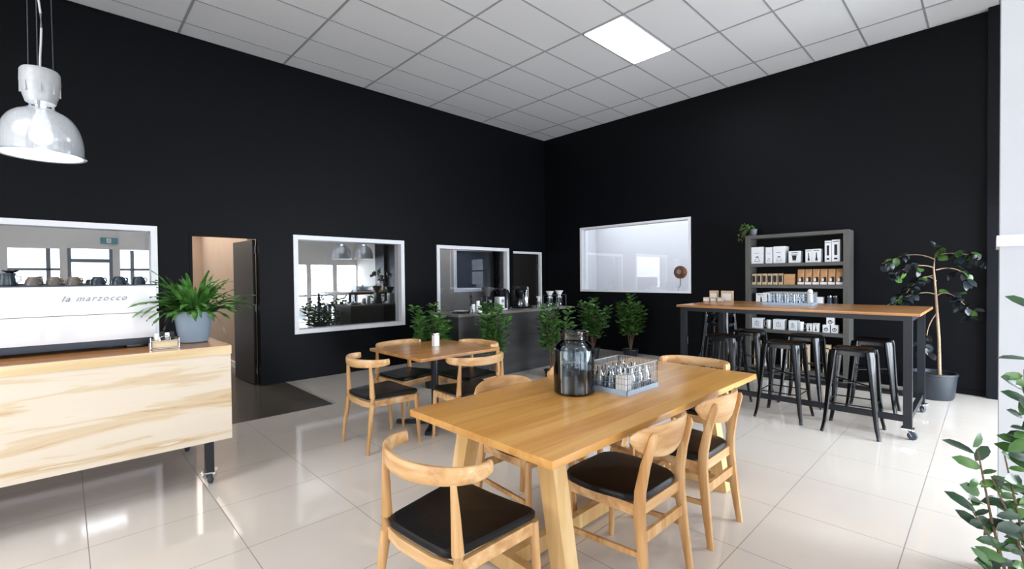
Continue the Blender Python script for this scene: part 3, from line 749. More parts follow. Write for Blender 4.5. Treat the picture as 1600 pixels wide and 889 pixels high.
carton(-4.925, .105, .14, SZ[1], 'white box with pale blue print beside the large white mug', 'mug', g4)
def mug(loc, label, r=.034, h=.1, m='white_ceramic', rz=0, group=None, tip=0, name='mug'):
    t = thing(name, label, 'mug', loc, rz, group)
    mb = MB(); pr = [(0, 0), (r*.8, 0), (r*.95, .008), (r, h*.3), (r, h), (r-.003, h), (r-.004, h*.3), (0, .01)]
    if tip: pr = [(r*.95 if i == 3 else a, h-b) for i, (a, b) in enumerate([(0, 0), (r*.55, 0), (r*.72, h*.18), (r*.95, h*.5), (r, h), (r-.003, h), (r*.5, h*.1), (0, .008)])]
    mb.lathe(pr, n=28); mb.build('cup', m, t)
    mb = MB(); mb.tube([(r*.85, 0, h*.78), (r+.02, 0, h*.8), (r+.03, 0, h*.55), (r+.02, 0, h*.28), (r*.93, 0, h*.25)], .0045, 8); mb.build('handle', m, t)
    return t
mug((-.22, -4.605, SZ[1]+.0005), 'white cylindrical mug between the two mug boxes on the fourth shelf', .033, .13, rz=R_(90), group='mugs on the display shelf')
mug((-.22, -5.018, SZ[1]+.0005), 'large white mug with its handle to the right on the fourth shelf', .036, .126, rz=R_(-90), group='mugs on the display shelf')
carton(-5.128, .066, .11, SZ[1], 'tiny white cup pack in kraft tray, left of two', 'press', g4, .08); carton(-5.205, .07, .118, SZ[1], 'tiny white cup pack in kraft tray, right of two', 'press', g4, .08)
carton(-5.325, .082, .105, SZ[1], 'small white box with dark round picture, lower left of three stacked', 'ring', g4, .08); carton(-5.42, .082, .105, SZ[1], 'small white box with dark round picture, lower right of three stacked', 'ring', g4, .08)
carton(-5.372, .088, .1, SZ[1]+.106, 'small white box with dark round picture, on top of the other two', 'ring', g4, .08)
for k, (y, w, h, m, lb) in enumerate(((-4.45, .075, .36, 'kraft_pale', 'tall pale packet at the left of the bottom shelf'), (-4.56, .06, .31, 'white_card', 'slim white packet near the left of the bottom shelf'), (-4.81, .07, .36, 'white_card', 'tall white packet in the middle of the bottom shelf'), (-4.92, .08, .26, 'kraft_pale', 'shorter kraft packet in the middle of the bottom shelf'), (-5.08, .08, .36, 'kraft_pale', 'tall kraft packet right of centre on the bottom shelf'), (-5.33, .08, .38, 'kraft_pale', 'tall kraft packet at the right of the bottom shelf'))):
    carton(y, w, h, SZ[0], lb, 'press', 'packets on the bottom shelf', .09, m=m)

# trailing plant on shelf top
random.seed(5)
tp = thing('trailing_plant', 'small trailing plant in a grey pot on the top left of the display shelf', 'plant', (-.2, -4.39, 2.0305))
mb = MB(); mb.lathe([(0, 0), (.038, 0), (.05, .1), (.047, .1), (.04, .085), (0, .085)], n=20); mb.build('pot', 'pot_grey', tp)
mb = MB(); sm = MB()
for k in range(16):
    a = random.uniform(.2, PI+.4); r = random.uniform(.05, .16); dn = random.uniform(-.2, .12)
    P = [V((0, 0, .08)), V((math.sin(a*.5)*-r*.3, math.cos(a)*r*.3+.04, .14)), V((-r*.5, abs(math.cos(a))*r+.03, .1+dn*.3)), V((-r*.6, abs(math.cos(a))*r*1.2+.04, .08+dn))]
    sm.tube(P, .0018, 5)
    for i in range(14):
        u = random.random()*3; j = min(int(u), 2); p = P[j].lerp(P[j+1], u-j); mb.leaf(p, (random.uniform(-1, 1), random.uniform(-1, 1), random.uniform(-.6, .8)), (random.uniform(-1, 1), 0, 1), .032, .02, .2, True)
mb.build('foliage', 'leaf_bush', tp, fix=False); sm.build('stem', 'twig', tp)

# ================================================================== THINGS ON THE BAR
def wire_crate(loc, sx, sy, h, rz, label, step=.03, wire='wire', base='crate_blue'):
    t = thing('wire_crate', label, 'crate', loc, rz)
    mb = MB(); mb.box(-sx, sx, -sy, sy, .0, .006); b = .028
    mb.box(-sx-.004, sx+.004, -sy-.004, -sy+.004, 0, b); mb.box(-sx-.004, sx+.004, sy-.004, sy+.004, 0, b); mb.box(-sx-.004, -sx+.004, -sy, sy, 0, b); mb.box(sx-.004, sx+.004, -sy, sy, 0, b); mb.build('base_tray', base, t, False)
    mb = MB(); r = .0017
    nx = int(2*sx/step); ny = int(2*sy/step)
    for s in (-1, 1):
        for i in range(nx+1): x = -sx+2*sx*i/nx; mb.tube([(x, s*sy, b), (x, s*sy, h)], r, 4)
        for i in range(ny+1): y = -sy+2*sy*i/ny; mb.tube([(s*sx, y, b), (s*sx, y, h)], r, 4)
    for k in range(1, 5):
        z = b+(h-b)*k/4; rr = r if k < 4 else .0035
        for s in (-1, 1): mb.tube([(-sx, s*sy, z), (sx, s*sy, z)], rr, 6); mb.tube([(s*sx, -sy, z), (s*sx, sy, z)], rr, 6)
    mb.build('wire_mesh', wire, t); return t
def tumbler(loc, label, group, r=.034, h=.1):
    t = thing('glass_tumbler', label, 'glass', loc, 0, group)
    mb = MB(); mb.lathe([(0, 0), (r*.85, 0), (r, h), (r-.003, h), (r*.85-.003, .008), (0, .008)], n=20); mb.build('bowl', 'glass', t); return t
wire_crate((-1.68, -5.27, 1.1005), .2, .24, .135, R_(6), 'blue-grey wire crate of glasses on the high bar top', .035)
for i in range(4):
    for j in range(3 if i < 3 else 2): tumbler((-1.80+.12*j+.01*i, -5.1-.085*i-.02*j, 1.1072), 'clear tumbler standing in the crate on the high bar', 'tumblers in the bar crate', .036, .11)
ss = thing('sugar_dispenser', 'white capped glass dispenser standing in the bar crate', 'dispenser', (-1.55, -5.44, 1.1075))
mb = MB(); mb.lathe([(0, 0), (.03, 0), (.032, .02), (.028, .12), (0, .12)], n=20); mb.build('body', 'white_ceramic', ss)
mb = MB(); mb.lathe([(0, .121), (.028, .121), (.026, .15), (.012, .165), (0, .165)], n=20); mb.build('cap', 'white_ceramic', ss)
for k, (y, x, h, w, lb) in enumerate(((-4.285, -1.62, .055, .075, 'small kraft pack with white label, front left of the group on the bar'), (-4.365, -1.6, .055, .075, 'small kraft pack with white label, second in the front row on the bar'), (-4.445, -1.58, .055, .07, 'small kraft pack with white label, third in the front row on the bar'), (-4.33, -1.5, .14, .1, 'taller kraft pack behind the small ones, left of two'), (-4.5, -1.5, .14, .14, 'taller kraft pack at the right of the group on the bar'))):
    t = thing('kraft_pack', lb, 'box', (x, y, 1.1005), R_(8), 'kraft packs on the high bar')
    mb = MB(); mb.box(-.03, .03, -w/2, w/2, 0, h, .002); mb.build('pack', 'kraft_pale', t, False)
    mb = MB(); mb.box(-.0315, -.0302, -w*.38, w*.38, h*.15, h*.75); mb.build('paper_label', 'white_card', t, False)

# ================================================================== THINGS ON THE COMMUNAL TABLE
jar = thing('glass_jar', 'large wide-mouth glass jar half full of dark cold brew on the communal table', 'jar', (-5.503, -5.147, .7505))
R = .121; H = .365
mb = MB(); out = [(0, 0), (R*.9, 0), (R, .012), (R, H*.68), (R*.97, H*.74), (R*.84, H*.80), (R*.7, H*.845), (R*.68, H*.87), (R*.71, H*.885), (R*.68, H*.9), (R*.71, H*.915), (R*.68, H*.93), (R*.71, H*.95), (R*.74, H*.985), (R*.71, H)]
mb.lathe(out+[(max(r-.006, 0), z if i > 1 else .008) for i, (r, z) in reversed(list(enumerate(out)))][0:-1]+[(0, .008)], n=48); mb.build('jar_body', 'jar_glass', jar)
M['brew'] = mat('dark_cold_brew', '#20211f', .08, spec=.8, var=.3, scale=12)
mb = MB(); r2 = R-.008; mb.lathe([(0, .01), (r2*.9, .01), (r2, .02), (r2, H*.42), (0, H*.42)], n=48); mb.build('brew', 'brew', jar)
M['foam'] = mat('pale_residue', '#9aa5ad', .4, var=.4, scale=30)
random.seed(3)
mb = MB()
for k in range(70):
    a = random.uniform(0, 2*PI); z0_ = H*random.uniform(.44, .6); h_ = random.uniform(.008, .05); rr = R-.009
    mb.sweep([(rr*math.cos(a), rr*math.sin(a), z0_), (rr*math.cos(a+.03), rr*math.sin(a+.03), z0_+h_)], [(random.uniform(.003, .008), .0008)]*2, 6, (math.cos(a), math.sin(a), 0))
mb.build('residue', 'foam', jar)
wire_crate((-5.2, -5.29, .7505), .17, .14, .165, R_(0), 'wire bottle crate with pale blue base beside the glass jar', .02)
def small_bottle(loc, k):
    t = thing('milk_bottle', 'small clear glass bottle in the wire crate beside the jar', 'bottle', loc, 0, 'glass bottles in the table crate')
    r = .032; mb = MB(); mb.lathe([(0, 0), (r, 0), (r, .075), (r*.55, .105), (r*.5, .125), (r*.6, .13), (r*.6, .135), (r*.4, .135), (r*.4, .11), (r*.9, .072), (r*.9, .006), (0, .006)], n=20); mb.build('bottle_body', 'glass', t)
for i in range(4):
    for j in range(3):
        if (i, j) != (0, 0): small_bottle((-5.325+.083*i, -5.373+.083*j, .7575), 0)
nb = thing('napkin_stack', 'stack of white napkins inside the table crate', 'napkins', (-5.325, -5.375, .7575))
mb = MB(); mb.box(-.032, .032, -.035, .035, 0, .1, .004); mb.build('napkin_block', 'white_card', nb, False); mb = MB(); mb.box(-.034, .034, -.012, .012, .1, .103); mb.build('paper_band', 'kraft_pale', nb, False)

# ================================================================== PLYWOOD COUNTER
ct = thing('mobile_counter', 'plywood fronted mobile coffee counter on black legs with casters', 'counter', (-8.1, -2.6, 0))
cx0, cx1, cy0, cy1 = -1.6, 1.262, -.505, .46
mb = MB(); mb.box(cx0, cx1, cy0-.004, cy1, .925, .977, .0015); tp_ = mb.build('worktop', 'counter_top', ct, False)
mb = MB(); mb.box(cx0, cx1+.003, cy0-.012, cy0-.0045, .918, .9775); mb.box(cx1+.0005, cx1+.006, cy0-.004, cy1, .918, .977); mb.build('edge_band', 'ply_edge', ct, False)
mb = MB(); mb.box(cx0, cx1, cy0-.006, cy0+.014, .315, .917); mb.build('front_panel', 'ply', ct, False)
mb = MB(); mb.box(cx1-.02, cx1, cy0+.015, cy1-.02, .315, .924); mb.build('end_panel', 'ply_edge', ct, False)
for x in (cx0+.15, -.6, cx1-.13):
    for y in (cy0+.055, cy1-.055):
        mb = MB(); mb.box(x-.025, x+.025, y-.025, y+.025, .1, .924); mb.build('leg', 'steel_black', ct, False); caster(ct, x, y, .1, 1.2)
# espresso machine
em = thing('espresso_machine', 'large white espresso machine seen from behind on the plywood counter', 'coffee machine', (-8.1, -2.6, .977))
mx0, mx1 = -1.15, .886
mb = MB(); mb.box(mx0, mx1-.02, -.14, .34, .075, .42, .01); mb.build('body', 'machine_dark', em)
mb = MB(); mb.box(mx0, mx1, -.165, -.14, .245, .432, .002); mb.build('upper_back_panel', 'white_gloss', em, False)
mb = MB(); mb.box(mx0, mx1-.004, -.161, -.14, .068, .2425, .002); mb.build('lower_back_panel', 'white_gloss', em, False)
mb = MB(); mb.box(mx0, mx1+.004, -.17, .34, .4325, .439); mb.build('cup_tray', 'machine_dark', em, False)
mb = MB(); mb.box(mx0, mx1-.02, -.15, .32, .022, .067, .004); mb.build('base', 'machine_dark', em)
mb = MB()
for x in (-.95, -.1, .78):
    for y in (-.1, .26): mb.box(x-.06, x+.06, y-.03, y+.03, .0005, .023, .004)
mb.build('foot', 'grinder_black', em)
cu = bpy.data.curves.new('lettering', 'FONT'); cu.body = 'la marzocco'; cu.size = .052; cu.shear = .45; cu.extrude = .0012; cu.space_character = 1.25
to = bpy.data.objects.new('lettering_curve', cu); COL.objects.link(to); bpy.context.view_layer.update()
me = bpy.data.meshes.new_from_object(to.evaluated_get(bpy.context.evaluated_depsgraph_get())); bpy.data.objects.remove(to)
me.materials.clear(); me.materials.append(M['silver_print'])
lo = bpy.data.objects.new('lettering', me); COL.objects.link(lo); lo.parent = em; lo.location = (.40, -.1665, .335); lo.rotation_euler = (PI/2, 0, 0)
# cups on the machine
zt = .977+.4395
cups = [(-7.825, 'cup_brown', 'speckled brown cup upside down, left of the three brown ones on the machine'), (-7.73, 'cup_brown', 'speckled brown cup upside down, middle of the three on the machine'), (-7.635, 'cup_brown', 'speckled brown cup upside down, right of the three on the machine'),
        (-7.515, 'cup_blue', 'dark blue speckled cup upside down, left of the three blue ones'), (-7.405, 'cup_blue', 'dark blue speckled cup upside down, middle of the three blue ones'), (-7.295, 'cup_blue', 'dark blue speckled cup upside down at the right end of the machine top')]
for i, (x, m, lb) in enumerate(cups):
    mug((x, -2.6+.012*(i % 2), zt), lb, .041, .056, m, R_(-52), 'cups warming on the espresso machine', 1, 'coffee_cup')
jg = thing('milk_jug', 'tall dark blue jug standing on the left of the espresso machine', 'jug', (-7.94, -2.6, zt))
mb = MB(); mb.lathe([(0, 0), (.042, 0), (.044, .01), (.035, .06), (.04, .075), (.04, .08), (.037, .08), (.032, .06), (0, .01)], n=28); mb.build('body', 'cup_blue', jg)
mb = MB(); mb.tube([(.033, 0, .065), (.06, 0, .06), (.062, 0, .035), (.042, 0, .02)], .005); mb.build('handle', 'white_ceramic', jg)
tp2 = thing('tamper', 'black tamper behind the jug on the espresso machine', 'tamper', (-7.93, -2.5, zt))
mb = MB(); mb.lathe([(0, 0), (.035, 0), (.035, .02), (.012, .03), (.012, .08), (.038, .095), (.038, .1), (0, .105)], n=20); mb.build('body', 'grinder_black', tp2)
# condiment caddy
cd = thing('condiment_caddy', 'chrome wire caddy with pale wooden base beside the espresso machine', 'caddy', (-7.19, -2.925, .9775), R_(-6))
mb = MB(); mb.box(-.07, .07, -.045, .045, .008, .05, .003); mb.build('wood_base', 'ply_edge', cd)
mb = MB()
for z in (.004, .056): mb.tube([(-.078, -.052, z), (.078, -.052, z), (.078, .052, z), (-.078, .052, z), (-.078, -.052, z)], .0035, 6)
for s in (-1, 1):
    for q in (-1, 1): mb.tube([(s*.078, q*.052, .004), (s*.078, q*.052, .07)], .004, 6); mb.lathe([(0, -.003), (.009, 0), (.009, .008), (0, .01)], (s*.078, q*.052, 0.003), 10)
mb.tube([(-.03, -.052, .056), (-.028, -.05, .08), (0, -.05, .09), (.028, -.05, .08), (.03, -.052, .056)], .003, 6); mb.build('wire_frame', 'chrome', cd)
for k, (x, m) in enumerate(((-.045, 'white_ceramic'), (-.015, 'ink'), (.012, 'chrome'), (.04, 'ink'))):
    mb = MB(); mb.box(x-.012, x+.012, .0, .03, .0505, .105+.006*(k % 2), .003); mb.build('sachet_holder', m, cd)
# fern in pale blue pot
random.seed(11)
fn = thing('potted_fern', 'bushy green strap-leaved fern in a pale blue pot on the counter end', 'plant', (-6.985, -2.70, .9775))
mb = MB(); mb.lathe([(0, 0), (.078, 0), (.09, .006), (.108, .09), (.119, .17), (.121, .232), (.115, .233), (.112, .205), (0, .205)], n=48); mb.build('pot', 'pot_blue', fn)
mb = MB(); mb.lathe([(0, .214), (.112, .208), (.112, .206), (0, .206)], n=32); mb.build('soil', 'soil', fn)
mb = MB(); dm = MB()
def strap(mb, p, a, L, lift, W, droop, n=9):
    p = V(p); d = V((math.cos(a), math.sin(a), lift)).normalized(); side = V((-math.sin(a), math.cos(a), 0)); prev = None; rows = []
    for i in range(n+1):
        u = i/n; w = W*(.25+.75*min(1, u*3.2))*(1-u**3.5)**.8+.001
        nrm = side.cross(d); wav = .006*math.sin(u*18+a*3)
        rows.append([mb.bm.verts.new(p+side*w/2+nrm*(.15*w+wav)), mb.bm.verts.new(p), mb.bm.verts.new(p-side*w/2+nrm*(.15*w-wav))])
        p = p+d*L/n; d = (d+V((0, 0, -droop/n*(1+u)))).normalized()
    for r0, r1 in zip(rows, rows[1:]):
        mb.bm.faces.new((r0[0], r0[1], r1[1], r1[0])); mb.bm.faces.new((r0[1], r0[2], r1[2], r1[1]))
for k in range(110):
    a = random.uniform(0, 2*PI); r = random.uniform(0, .07); lift = random.choice((.6, .9, 1.5, 2.4, 4.0)); L = random.uniform(.25, .44)*(1 if lift < 2 else .95)
    strap(mb, (r*math.cos(a), r*math.sin(a), .2), a, L, lift, random.uniform(.028, .05), random.uniform(.7, 1.5))
for a, L, lift, dr_ in ((-.85, .42, 1.1, 1.6), (-.75, .40, .8, 1.5), (-.6, .36, 1.9, 1.5), (2.4, .36, 1.5, 1.3), (2.2, .34, .8, 1.0)): strap(mb, (0, 0, .2), a, L, lift, .032, dr_)
for a, L, lift, dr_ in ((2.6, .40, .8, 3.4), (2.9, .3, .7, 2.8), (2.1, .36, 1.8, .8), (-.8, .4, .5, 2.6)): strap(dm, (0, 0, .2), a, L, lift, .011, dr_, 12)
mb.build('foliage', 'leaf_fern', fn, fix=False); dm.build('dried_frond', 'leaf_dry', fn, fix=False)

# ================================================================== DARK COFFEE COUNTER
cc = thing('coffee_counter', 'dark stained timber counter with thin grey worktop in the corner', 'counter', (-2.65, -1.55, 0))
mb = MB(); mb.box(-1.21, .78, -.33, -.305, 0.0, .905); mb.build('front_panel', 'dark_timber', cc, False)
mb = MB(); mb.box(-1.21, -1.185, -.304, .33, 0, .905); mb.build('left_end_panel', 'dark_timber', cc, False)
mb = MB(); mb.box(.755, .78, -.304, .33, 0, .905); mb.build('right_end_panel', 'dark_timber', cc, False)
mb = MB(); mb.box(-1.215, 1.23, -.335, .34, .906, .94, .002); mb.build('worktop', 'grey_top', cc, False)
mb = MB(); mb.box(1.15, 1.2, .2, .25, 0, .905); mb.build('leg', 'steel_black', cc, False)
zc = .9405
def grinder(x, y, label, hop, body, h=.34):
    t = thing('coffee_grinder', label, 'coffee grinder', (x, y, zc))
    mb = MB(); mb.box(-.07, .07, -.09, .09, 0, .03, .01); mb.box(-.055, .055, -.04, .085, .025, h*.62, .02); mb.build('body', body, t)
    mb = MB(); mb.lathe([(.035, h*.6), (.035, h*.66), (.085, h*.93), (.085, h), (.078, h), (0, h*.98)], n=28); mb.build('hopper', hop, t)
    mb = MB(); mb.tube([(0, -.04, h*.45), (0, -.075, h*.42), (0, -.078, h*.36)], .018, 12); mb.build('spout', 'zinc', t)
    return t
grinder(-3.12, -1.62, 'black coffee grinder with smoky grey hopper on the dark counter', 'grinder_grey', 'grinder_black', .355)
grinder(-2.83, -1.6, 'white bodied coffee grinder with black hopper on the dark counter', 'grinder_black', 'white_ceramic', .33)
kt = thing('thermal_flask', 'tall black thermal flask between the white grinder and the brewer', 'flask', (-2.62, -1.5, zc))
mb = MB(); mb.lathe([(0, 0), (.06, 0), (.06, .25), (.045, .29), (.03, .31), (0, .31)], n=24); mb.build('body', 'grinder_black', kt)
mb = MB(); mb.tube([(.058, 0, .24), (.095, 0, .24), (.095, 0, .1), (.058, 0, .09)], .008); mb.build('handle', 'grinder_black', kt)
bw = thing('filter_brewer', 'black and chrome filter coffee brewer on the dark counter', 'coffee brewer', (-2.3, -1.55, zc))
mb = MB(); mb.box(-.15, .15, -.09, .09, 0, .03, .006); mb.box(-.15, -.03, .02, .09, .03, .3, .004); mb.box(-.15, .02, -.09, .09, .29, .36, .006); mb.build('body', 'grinder_black', bw)
mb = MB(); mb.lathe([(0, .031), (.05, .031), (.06, .08), (.05, .13), (.035, .15), (0, .15)], (-.08, -.035, 0), 24); mb.build('carafe', 'glass', bw)
mb = MB(); mb.lathe([(.02, .17), (.03, .18), (.065, .27), (.065, .285), (0, .285)], (-.08, -.035, 0), 24); mb.build('filter_basket', 'grinder_black', bw)
mb = MB(); mb.lathe([(0, .031), (.042, .031), (.045, .06), (.045, .33), (.03, .35), (0, .35)], (.085, 0, 0), 24); mb.build('boiler_tube', 'chrome', bw)
def dripper(x, y, label, s=1., framed=True):
    t = thing('pour_over_dripper', label, 'coffee dripper', (x, y, zc), 0, 'pour over drippers on the dark counter')
    mb = MB(); mb.lathe([(0, .0), (.05*s, .0), (.055*s, .06*s), (.03*s, .12*s), (.03*s, .125*s), (0, .125*s)], n=24); mb.build('server', 'glass', t)
    mb = MB(); mb.lathe([(.045*s, .126*s), (.045*s, .132*s), (.02*s, .134*s), (.03*s, .17*s), (.062*s, .225*s), (.058*s, .225*s), (0, .15*s)], n=24); mb.build('cone', 'white_ceramic', t)
    if framed:
        mb = MB(); a = .07*s; h = .165*s
        for sx in (-1, 1):
            for q in (-1, 1): mb.tube([(sx*a, q*a, 0), (sx*a, q*a, h)], .004, 6)
            mb.tube([(sx*a, -a, h), (sx*a, a, h)], .004, 6); mb.tube([(-a, sx*a, h), (a, sx*a, h)], .004, 6)
        mb.build('stand', 'wire_dark', t)
dripper(-1.98, -1.62, 'lowest white cone dripper on a glass server, beside the brewer', .8, False)
dripper(-1.70, -1.62, 'white cone dripper on a wire stand, left of the two tall ones', 1.15)
dripper(-1.50, -1.66, 'white cone dripper on a wire stand at the right end of the counter', 1.18)
for k, (x, n) in enumerate(((-3.39, 3), (-3.30, 5), (-3.36, 2))):
    t = thing('paper_cup_stack', ['stack of white cups, left of three on the dark counter', 'tallest stack of white cups on the dark counter', 'short stack of white cups in front on the dark counter'][k], 'cups', (x, -1.62-.11*(k == 2), zc), 0, 'cup stacks on the dark counter')
    mb = MB(); z = 0; pr = []
    for i in range(n): pr += [(.036, .022*i), (.028 if i == n-1 else .034, .022*i+.02)]
    pr = [(.037, 0)]+pr+[(.026, .022*n+.05), (0, .022*n+.05)]; mb.lathe(pr, n=20); mb.build('cups', 'white_ceramic', t)
pl = thing('serving_tray', 'black tray with white plate near the left end of the dark counter', 'tray', (-3.6, -1.6, zc))
mb = MB(); mb.lathe([(0, 0), (.13, 0), (.14, .012), (0, .008)], n=28); mb.build('tray', 'grinder_black', pl); mb = MB(); mb.lathe([(0, .013), (.06, .013), (.1, .028), (.1, .032), (0, .02)], n=28); mb.build('plate', 'white_ceramic', pl)
bv = thing('bud_vase', 'small glass bud vase with a sprig of dark leaves on the dark counter', 'vase', (-3.56, -1.78, zc))
mb = MB(); mb.lathe([(0, 0), (.025, 0), (.03, .04), (.012, .08), (.014, .1), (0, .1)], n=20); mb.build('vase', 'glass', bv)
mb = MB(); random.seed(8)
for k in range(12):
    a = random.uniform(0, 6.3); mb.leaf((0, 0, .1+.016*k), (math.cos(a), math.sin(a), .7), (0, 0, 1), .055, .03, .2, True)
mb.tube([(0, 0, .05), (.005, 0, .3)], .002, 5); mb.build('sprig', 'leaf_fig', bv, fix=False)

# ================================================================== BUSHY POTTED PLANTS
def bush(loc, top, label, seed, spread=.26, nst=7, low=.35, pot_r=.12, pot_h=.2, lean=(0, 0), nl=58, ls=.095):
    random.seed(seed)
    t = thing('potted_shrub', label, 'plant', loc, 0, 'leafy potted shrubs around the coffee counter')
    mb = MB(); mb.lathe([(0, 0), (pot_r*.78, 0), (pot_r*.98, pot_h*.9), (pot_r*1.04, pot_h*.9), (pot_r*1.04, pot_h), (pot_r*.93, pot_h), (pot_r*.9, pot_h*.88), (0, pot_h*.88)], n=28); mb.build('pot', 'pot_black', t)
    lf = MB(); sm = MB()
    for s in range(nst):
        a = 2*PI*s/nst+random.uniform(-.3, .3); rr = spread*random.uniform(.5, 1.2); hh = top*random.uniform(.66, 1.) if s else top*.98
        if s == 0: rr = .03
        P = [V((.01*math.cos(a), .01*math.sin(a), pot_h*.85)), V((rr*.3*math.cos(a)+lean[0]*.3, rr*.25*math.sin(a)+lean[1]*.3, pot_h+(hh-pot_h)*.33)), V((rr*.75*math.cos(a)+lean[0]*.7, rr*.75*math.sin(a)+lean[1]*.7, pot_h+(hh-pot_h)*.68)), V((rr*math.cos(a)+lean[0], rr*math.sin(a)+lean[1], hh))]
        sm.tube(P, [.006, .005, .0035, .002], 6)
        for k in range(nl):
            u = low+(1-low)*(k/nl); u *= 3; j = min(int(u), 2); p = P[j].lerp(P[j+1], min(u-j, 1)); b = k*2.4+s
            env = .085*(1.1-(k/nl))+.014
            off = V((math.cos(b), math.sin(b), random.uniform(-.4, .5)))*env*random.uniform(.2, 1)
            d = V((math.cos(b), math.sin(b), random.uniform(.1, .9)))
            lf.leaf(p+off, d, (random.uniform(-.5, .5), random.uniform(-.5, .5), 1), ls*random.uniform(.7, 1.2), ls*.62, .15, True)
    lf.build('foliage', 'leaf_bush', t, fix=False); sm.build('stem', 'twig', t); return t
bush((-4.2, -1.75, 0), 1.13, 'wide leafy shrub in a black pot left of the dark counter, under the window corner', 21, .34, 9, .3)
bush((-3.57, -2.26, 0), 1.10, 'shrub in front of the left end of the dark counter', 22, .2, 7, .3)
bush((-2.62, -2.45, 0), 1.09, 'open-branched shrub in a low pot in front of the dark counter', 23, .27, 8, .38, .11, .1, (.02, -.03), 48)
bush((-1.02, -2.02, 0), 1.1, 'leafy shrub past the right end of the counter, left of two under the white window', 24, .24, 8, .3)
bush((-.42, -2.4, 0), 1.13, 'leafy shrub in a black pot, right of two under the white window', 25, .24, 9, .36, .14, .14)

# ================================================================== FIG TREE
random.seed(31)
ft = thing('potted_fig_tree', 'sparse fig tree with pale trunk in a round charcoal pot at the right wall', 'tree', (-.45, -6.42, 0))
O = V((-.45, -6.42, 0))
mb = MB(); mb.lathe([(0, 0), (.165, 0), (.18, .03), (.205, .27), (.212, .275), (.212, .3), (.195, .3), (.19, .26), (0, .26)], n=44); mb.build('pot', 'pot_charcoal', ft)
mb = MB(); mb.lathe([(0, .27), (.188, .262), (.188, .255), (0, .255)], n=32); mb.build('soil', 'soil', ft)
def yz(l, x0=-.45, dx=0): return [V((x0+dx*i/(len(l)-1), a, b))-O for i, (a, b) in enumerate(l)]
tr = yz([(-6.47, .26), (-6.464, .682), (-6.441, 1.124), (-6.417, 1.494), (-6.438, 1.773)])
mb = MB(); mb.tube(tr, [.018, .015, .012, .009, .004], 10); mb.build('trunk', 'branch', ft)
brs = [([(-6.417, 1.508), (-6.255, 1.53), (-6.079, 1.439)], -.1), ([(-6.423, 1.604), (-6.197, 1.666), (-5.932, 1.566)], .1), ([(-6.418, 1.42), (-6.255, 1.33), (-6.151, 1.154)], .08), ([(-6.435, 1.198), (-6.256, 1.2), (-5.989, 1.048)], -.08),
       ([(-6.433, 1.656), (-6.635, 1.66), (-6.8, 1.6)], -.1), ([(-6.434, 1.479), (-6.59, 1.49), (-6.7, 1.381)], .12), ([(-6.446, 1.183), (-6.57, 1.2), (-6.74, 0.992)], -.08), ([(-6.441, .976), (-6.37, .786), (-6.365, .561)], -.05), ([(-6.44, 1.35), (-6.3, 1.38), (-6.12, 1.1)], .02)]
mb = MB()
for l, dx in brs:
    P = yz(l, -.45, dx); Q = []
    for i in range(9):
        u = i/8; Q.append(P[0]*(1-u)**2+(P[1]*2-(P[0]+P[2])*.5)*2*u*(1-u)+P[2]*u*u)
    mb.tube(Q, [.007-.0005*i for i in range(9)], 7)
mb.build('branch', 'branch', ft)
dk = MB(); gr = MB()
for bi, (l, dx) in enumerate(brs):
    P = yz(l, -.45, dx)
    nn = 30 if bi in (4, 6) else 20
    for k in range(nn):
        u = random.uniform(.45, 1.05); p = P[0]*(1-u)**2+(P[1]*2-(P[0]+P[2])*.5)*2*u*(1-u)+P[2]*u*u
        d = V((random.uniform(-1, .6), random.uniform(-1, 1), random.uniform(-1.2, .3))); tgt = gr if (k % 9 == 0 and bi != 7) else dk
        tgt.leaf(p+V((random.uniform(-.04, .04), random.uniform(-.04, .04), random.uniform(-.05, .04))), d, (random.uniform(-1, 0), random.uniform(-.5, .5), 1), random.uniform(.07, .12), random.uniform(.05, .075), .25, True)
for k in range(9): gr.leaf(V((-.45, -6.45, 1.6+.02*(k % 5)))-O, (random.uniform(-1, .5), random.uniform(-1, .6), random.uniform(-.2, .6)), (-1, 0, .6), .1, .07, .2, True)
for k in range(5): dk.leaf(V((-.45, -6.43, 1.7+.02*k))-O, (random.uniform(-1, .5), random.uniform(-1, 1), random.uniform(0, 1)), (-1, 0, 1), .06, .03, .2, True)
dk.build('dark_foliage', 'leaf_fig', ft, fix=False); gr.build('green_foliage', 'leaf_fig_green', ft, fix=False)

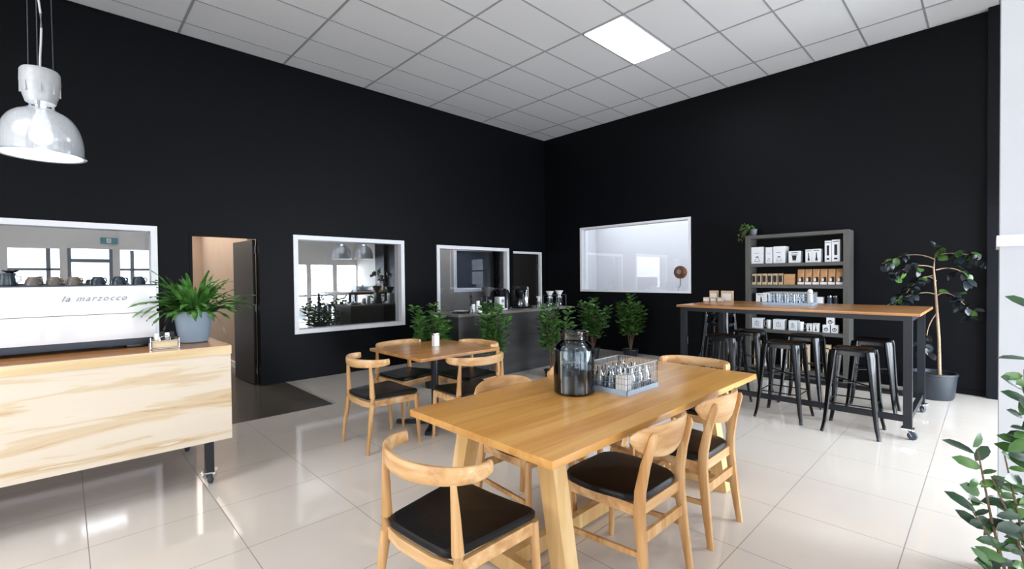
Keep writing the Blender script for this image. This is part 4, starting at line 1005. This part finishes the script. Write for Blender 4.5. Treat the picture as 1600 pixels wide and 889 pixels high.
# ================================================================== FOREGROUND PLANT
random.seed(41)
eu = thing('potted_eucalyptus', 'green leafy branches of a tall potted plant at the right edge of the photo', 'plant', (-5.86, -7.02, 0))
O = V((-5.86, -7.02, 0))
mb = MB(); mb.lathe([(0, 0), (.11, 0), (.14, .26), (.145, .26), (.145, .28), (.13, .28), (.125, .25), (0, .25)], n=36); mb.build('pot', 'pot_grey', eu)
lf = MB(); ld = MB(); sm = MB()
stems = [[(-5.86, -7.02, .25), (-5.93, -6.97, .6), (-5.97, -6.95, .95), (-5.965, -6.955, 1.38)], [(-5.86, -7.02, .25), (-5.97, -6.93, .55), (-6.02, -6.88, .82), (-6.05, -6.855, 1.0)], [(-5.86, -7.02, .25), (-5.95, -6.95, .5), (-6.01, -6.89, .75), (-6.07, -6.84, .86)],
         [(-5.86, -7.02, .25), (-5.9, -6.98, .7), (-5.97, -6.94, 1.0), (-5.98, -6.935, 1.2)], [(-5.86, -7.02, .25), (-5.93, -6.95, .45), (-5.99, -6.905, .6), (-6.03, -6.875, .72)], [(-5.86, -7.02, .25), (-5.94, -6.96, .6), (-5.99, -6.92, .8), (-6.03, -6.88, .93)],
         [(-5.86, -7.02, .25), (-5.92, -6.98, .5), (-5.97, -6.94, .75), (-6.02, -6.90, 1.0)], [(-5.86, -7.02, .25), (-5.9, -6.99, .6), (-5.95, -6.955, .85), (-5.965, -6.94, 1.1)]]
for si, S in enumerate(stems):
    P = [V(p)-O for p in S]; sm.tube(P, [.006, .004, .003, .0015], 7)
    n = (30, 24, 18, 26, 20, 22, 24, 24)[si]
    for k in range(n):
        u = 3*(.3+.7*k/(n-1)); j = min(int(u), 2); p = P[j].lerp(P[j+1], min(1, u-j))
        s = 1 if k % 2 else -1; L = random.uniform(.035, .07)
        d = (Rr*s*random.uniform(.5, 1)+V((0, 0, 1))*random.uniform(-.1, .7)+Ff*random.uniform(-.5, .5))
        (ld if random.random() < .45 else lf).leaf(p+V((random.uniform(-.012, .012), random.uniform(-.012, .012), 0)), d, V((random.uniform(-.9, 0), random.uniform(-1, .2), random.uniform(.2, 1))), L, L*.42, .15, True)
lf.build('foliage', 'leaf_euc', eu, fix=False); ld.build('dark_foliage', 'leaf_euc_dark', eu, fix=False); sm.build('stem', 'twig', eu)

# ================================================================== SMALL THINGS
ol = thing('power_outlet', 'small white power outlet low on the black wall left of the bar', 'outlet', (-.001, -3.23, .33))
mb = MB(); mb.box(-.012, 0, -.037, .037, -.06, .06, .002); mb.build('face_plate', 'white_ceramic', ol); mb = MB(); mb.box(-.016, -.0125, -.012, .012, .01, .035); mb.build('switch', 'white_card', ol)
dl = thing('dial_gauge', 'round copper-coloured dial on a grey stand behind the white window', 'gauge', (.42, -2.93, 1.1205))
mb = MB(); mb.lathe([(0, -.03), (.11, -.03), (.118, -.02), (.118, .02), (.11, .025), (.0, .015)], n=32, mtx=Matrix.Translation((0, 0, .385)) @ rot('Y', -PI/2)); mb.build('dial', 'copper', dl)
mb = MB(); mb.lathe([(0, 0), (.045, 0), (.045, .006), (0, .01)], n=20, mtx=Matrix.Translation((-.027, .012, .395)) @ rot('Y', -PI/2)); mb.build('dial_centre', 'zinc', dl)
mb = MB(); mb.tube([(0, 0, .27), (.0, .0, .15), (.0, .03, .1), (0, .05, .015)], .012, 8); mb.box(-.05, .05, -.02, .1, 0, .014); mb.build('stand', 'zinc', dl)
ex = thing('exit_sign', 'teal and white running man exit sign above the shopfront door, mirrored in the left window', 'sign', (-6.82, -8.995, 2.5))
mb = MB(); mb.box(-.17, .17, 0, .03, -.08, .08, .003); mb.build('sign_panel', 'exit_green', ex, False)
mb = MB(); mb.box(-.045, .045, .0305, .032, -.06, .06); mb.build('white_field', 'white_card', ex, False)
mb = MB(); mb.lathe([(0, 0), (.012, 0), (.012, .001), (0, .001)], n=12, mtx=Matrix.Translation((.008, .034, .035)) @ rot('X', PI/2)); mb.bar((.002, .034, .022), (-.006, .034, -.012), .012, .002, (0, 1, 0)); mb.bar((-.006, .034, -.012), (.018, .034, -.045), .008, .002, (0, 1, 0)); mb.bar((-.006, .034, -.012), (-.028, .034, -.03), .008, .002, (0, 1, 0)); mb.bar((.0, .034, .015), (.024, .034, .0), .007, .002, (0, 1, 0)); mb.build('running_figure', 'exit_green', ex, False)
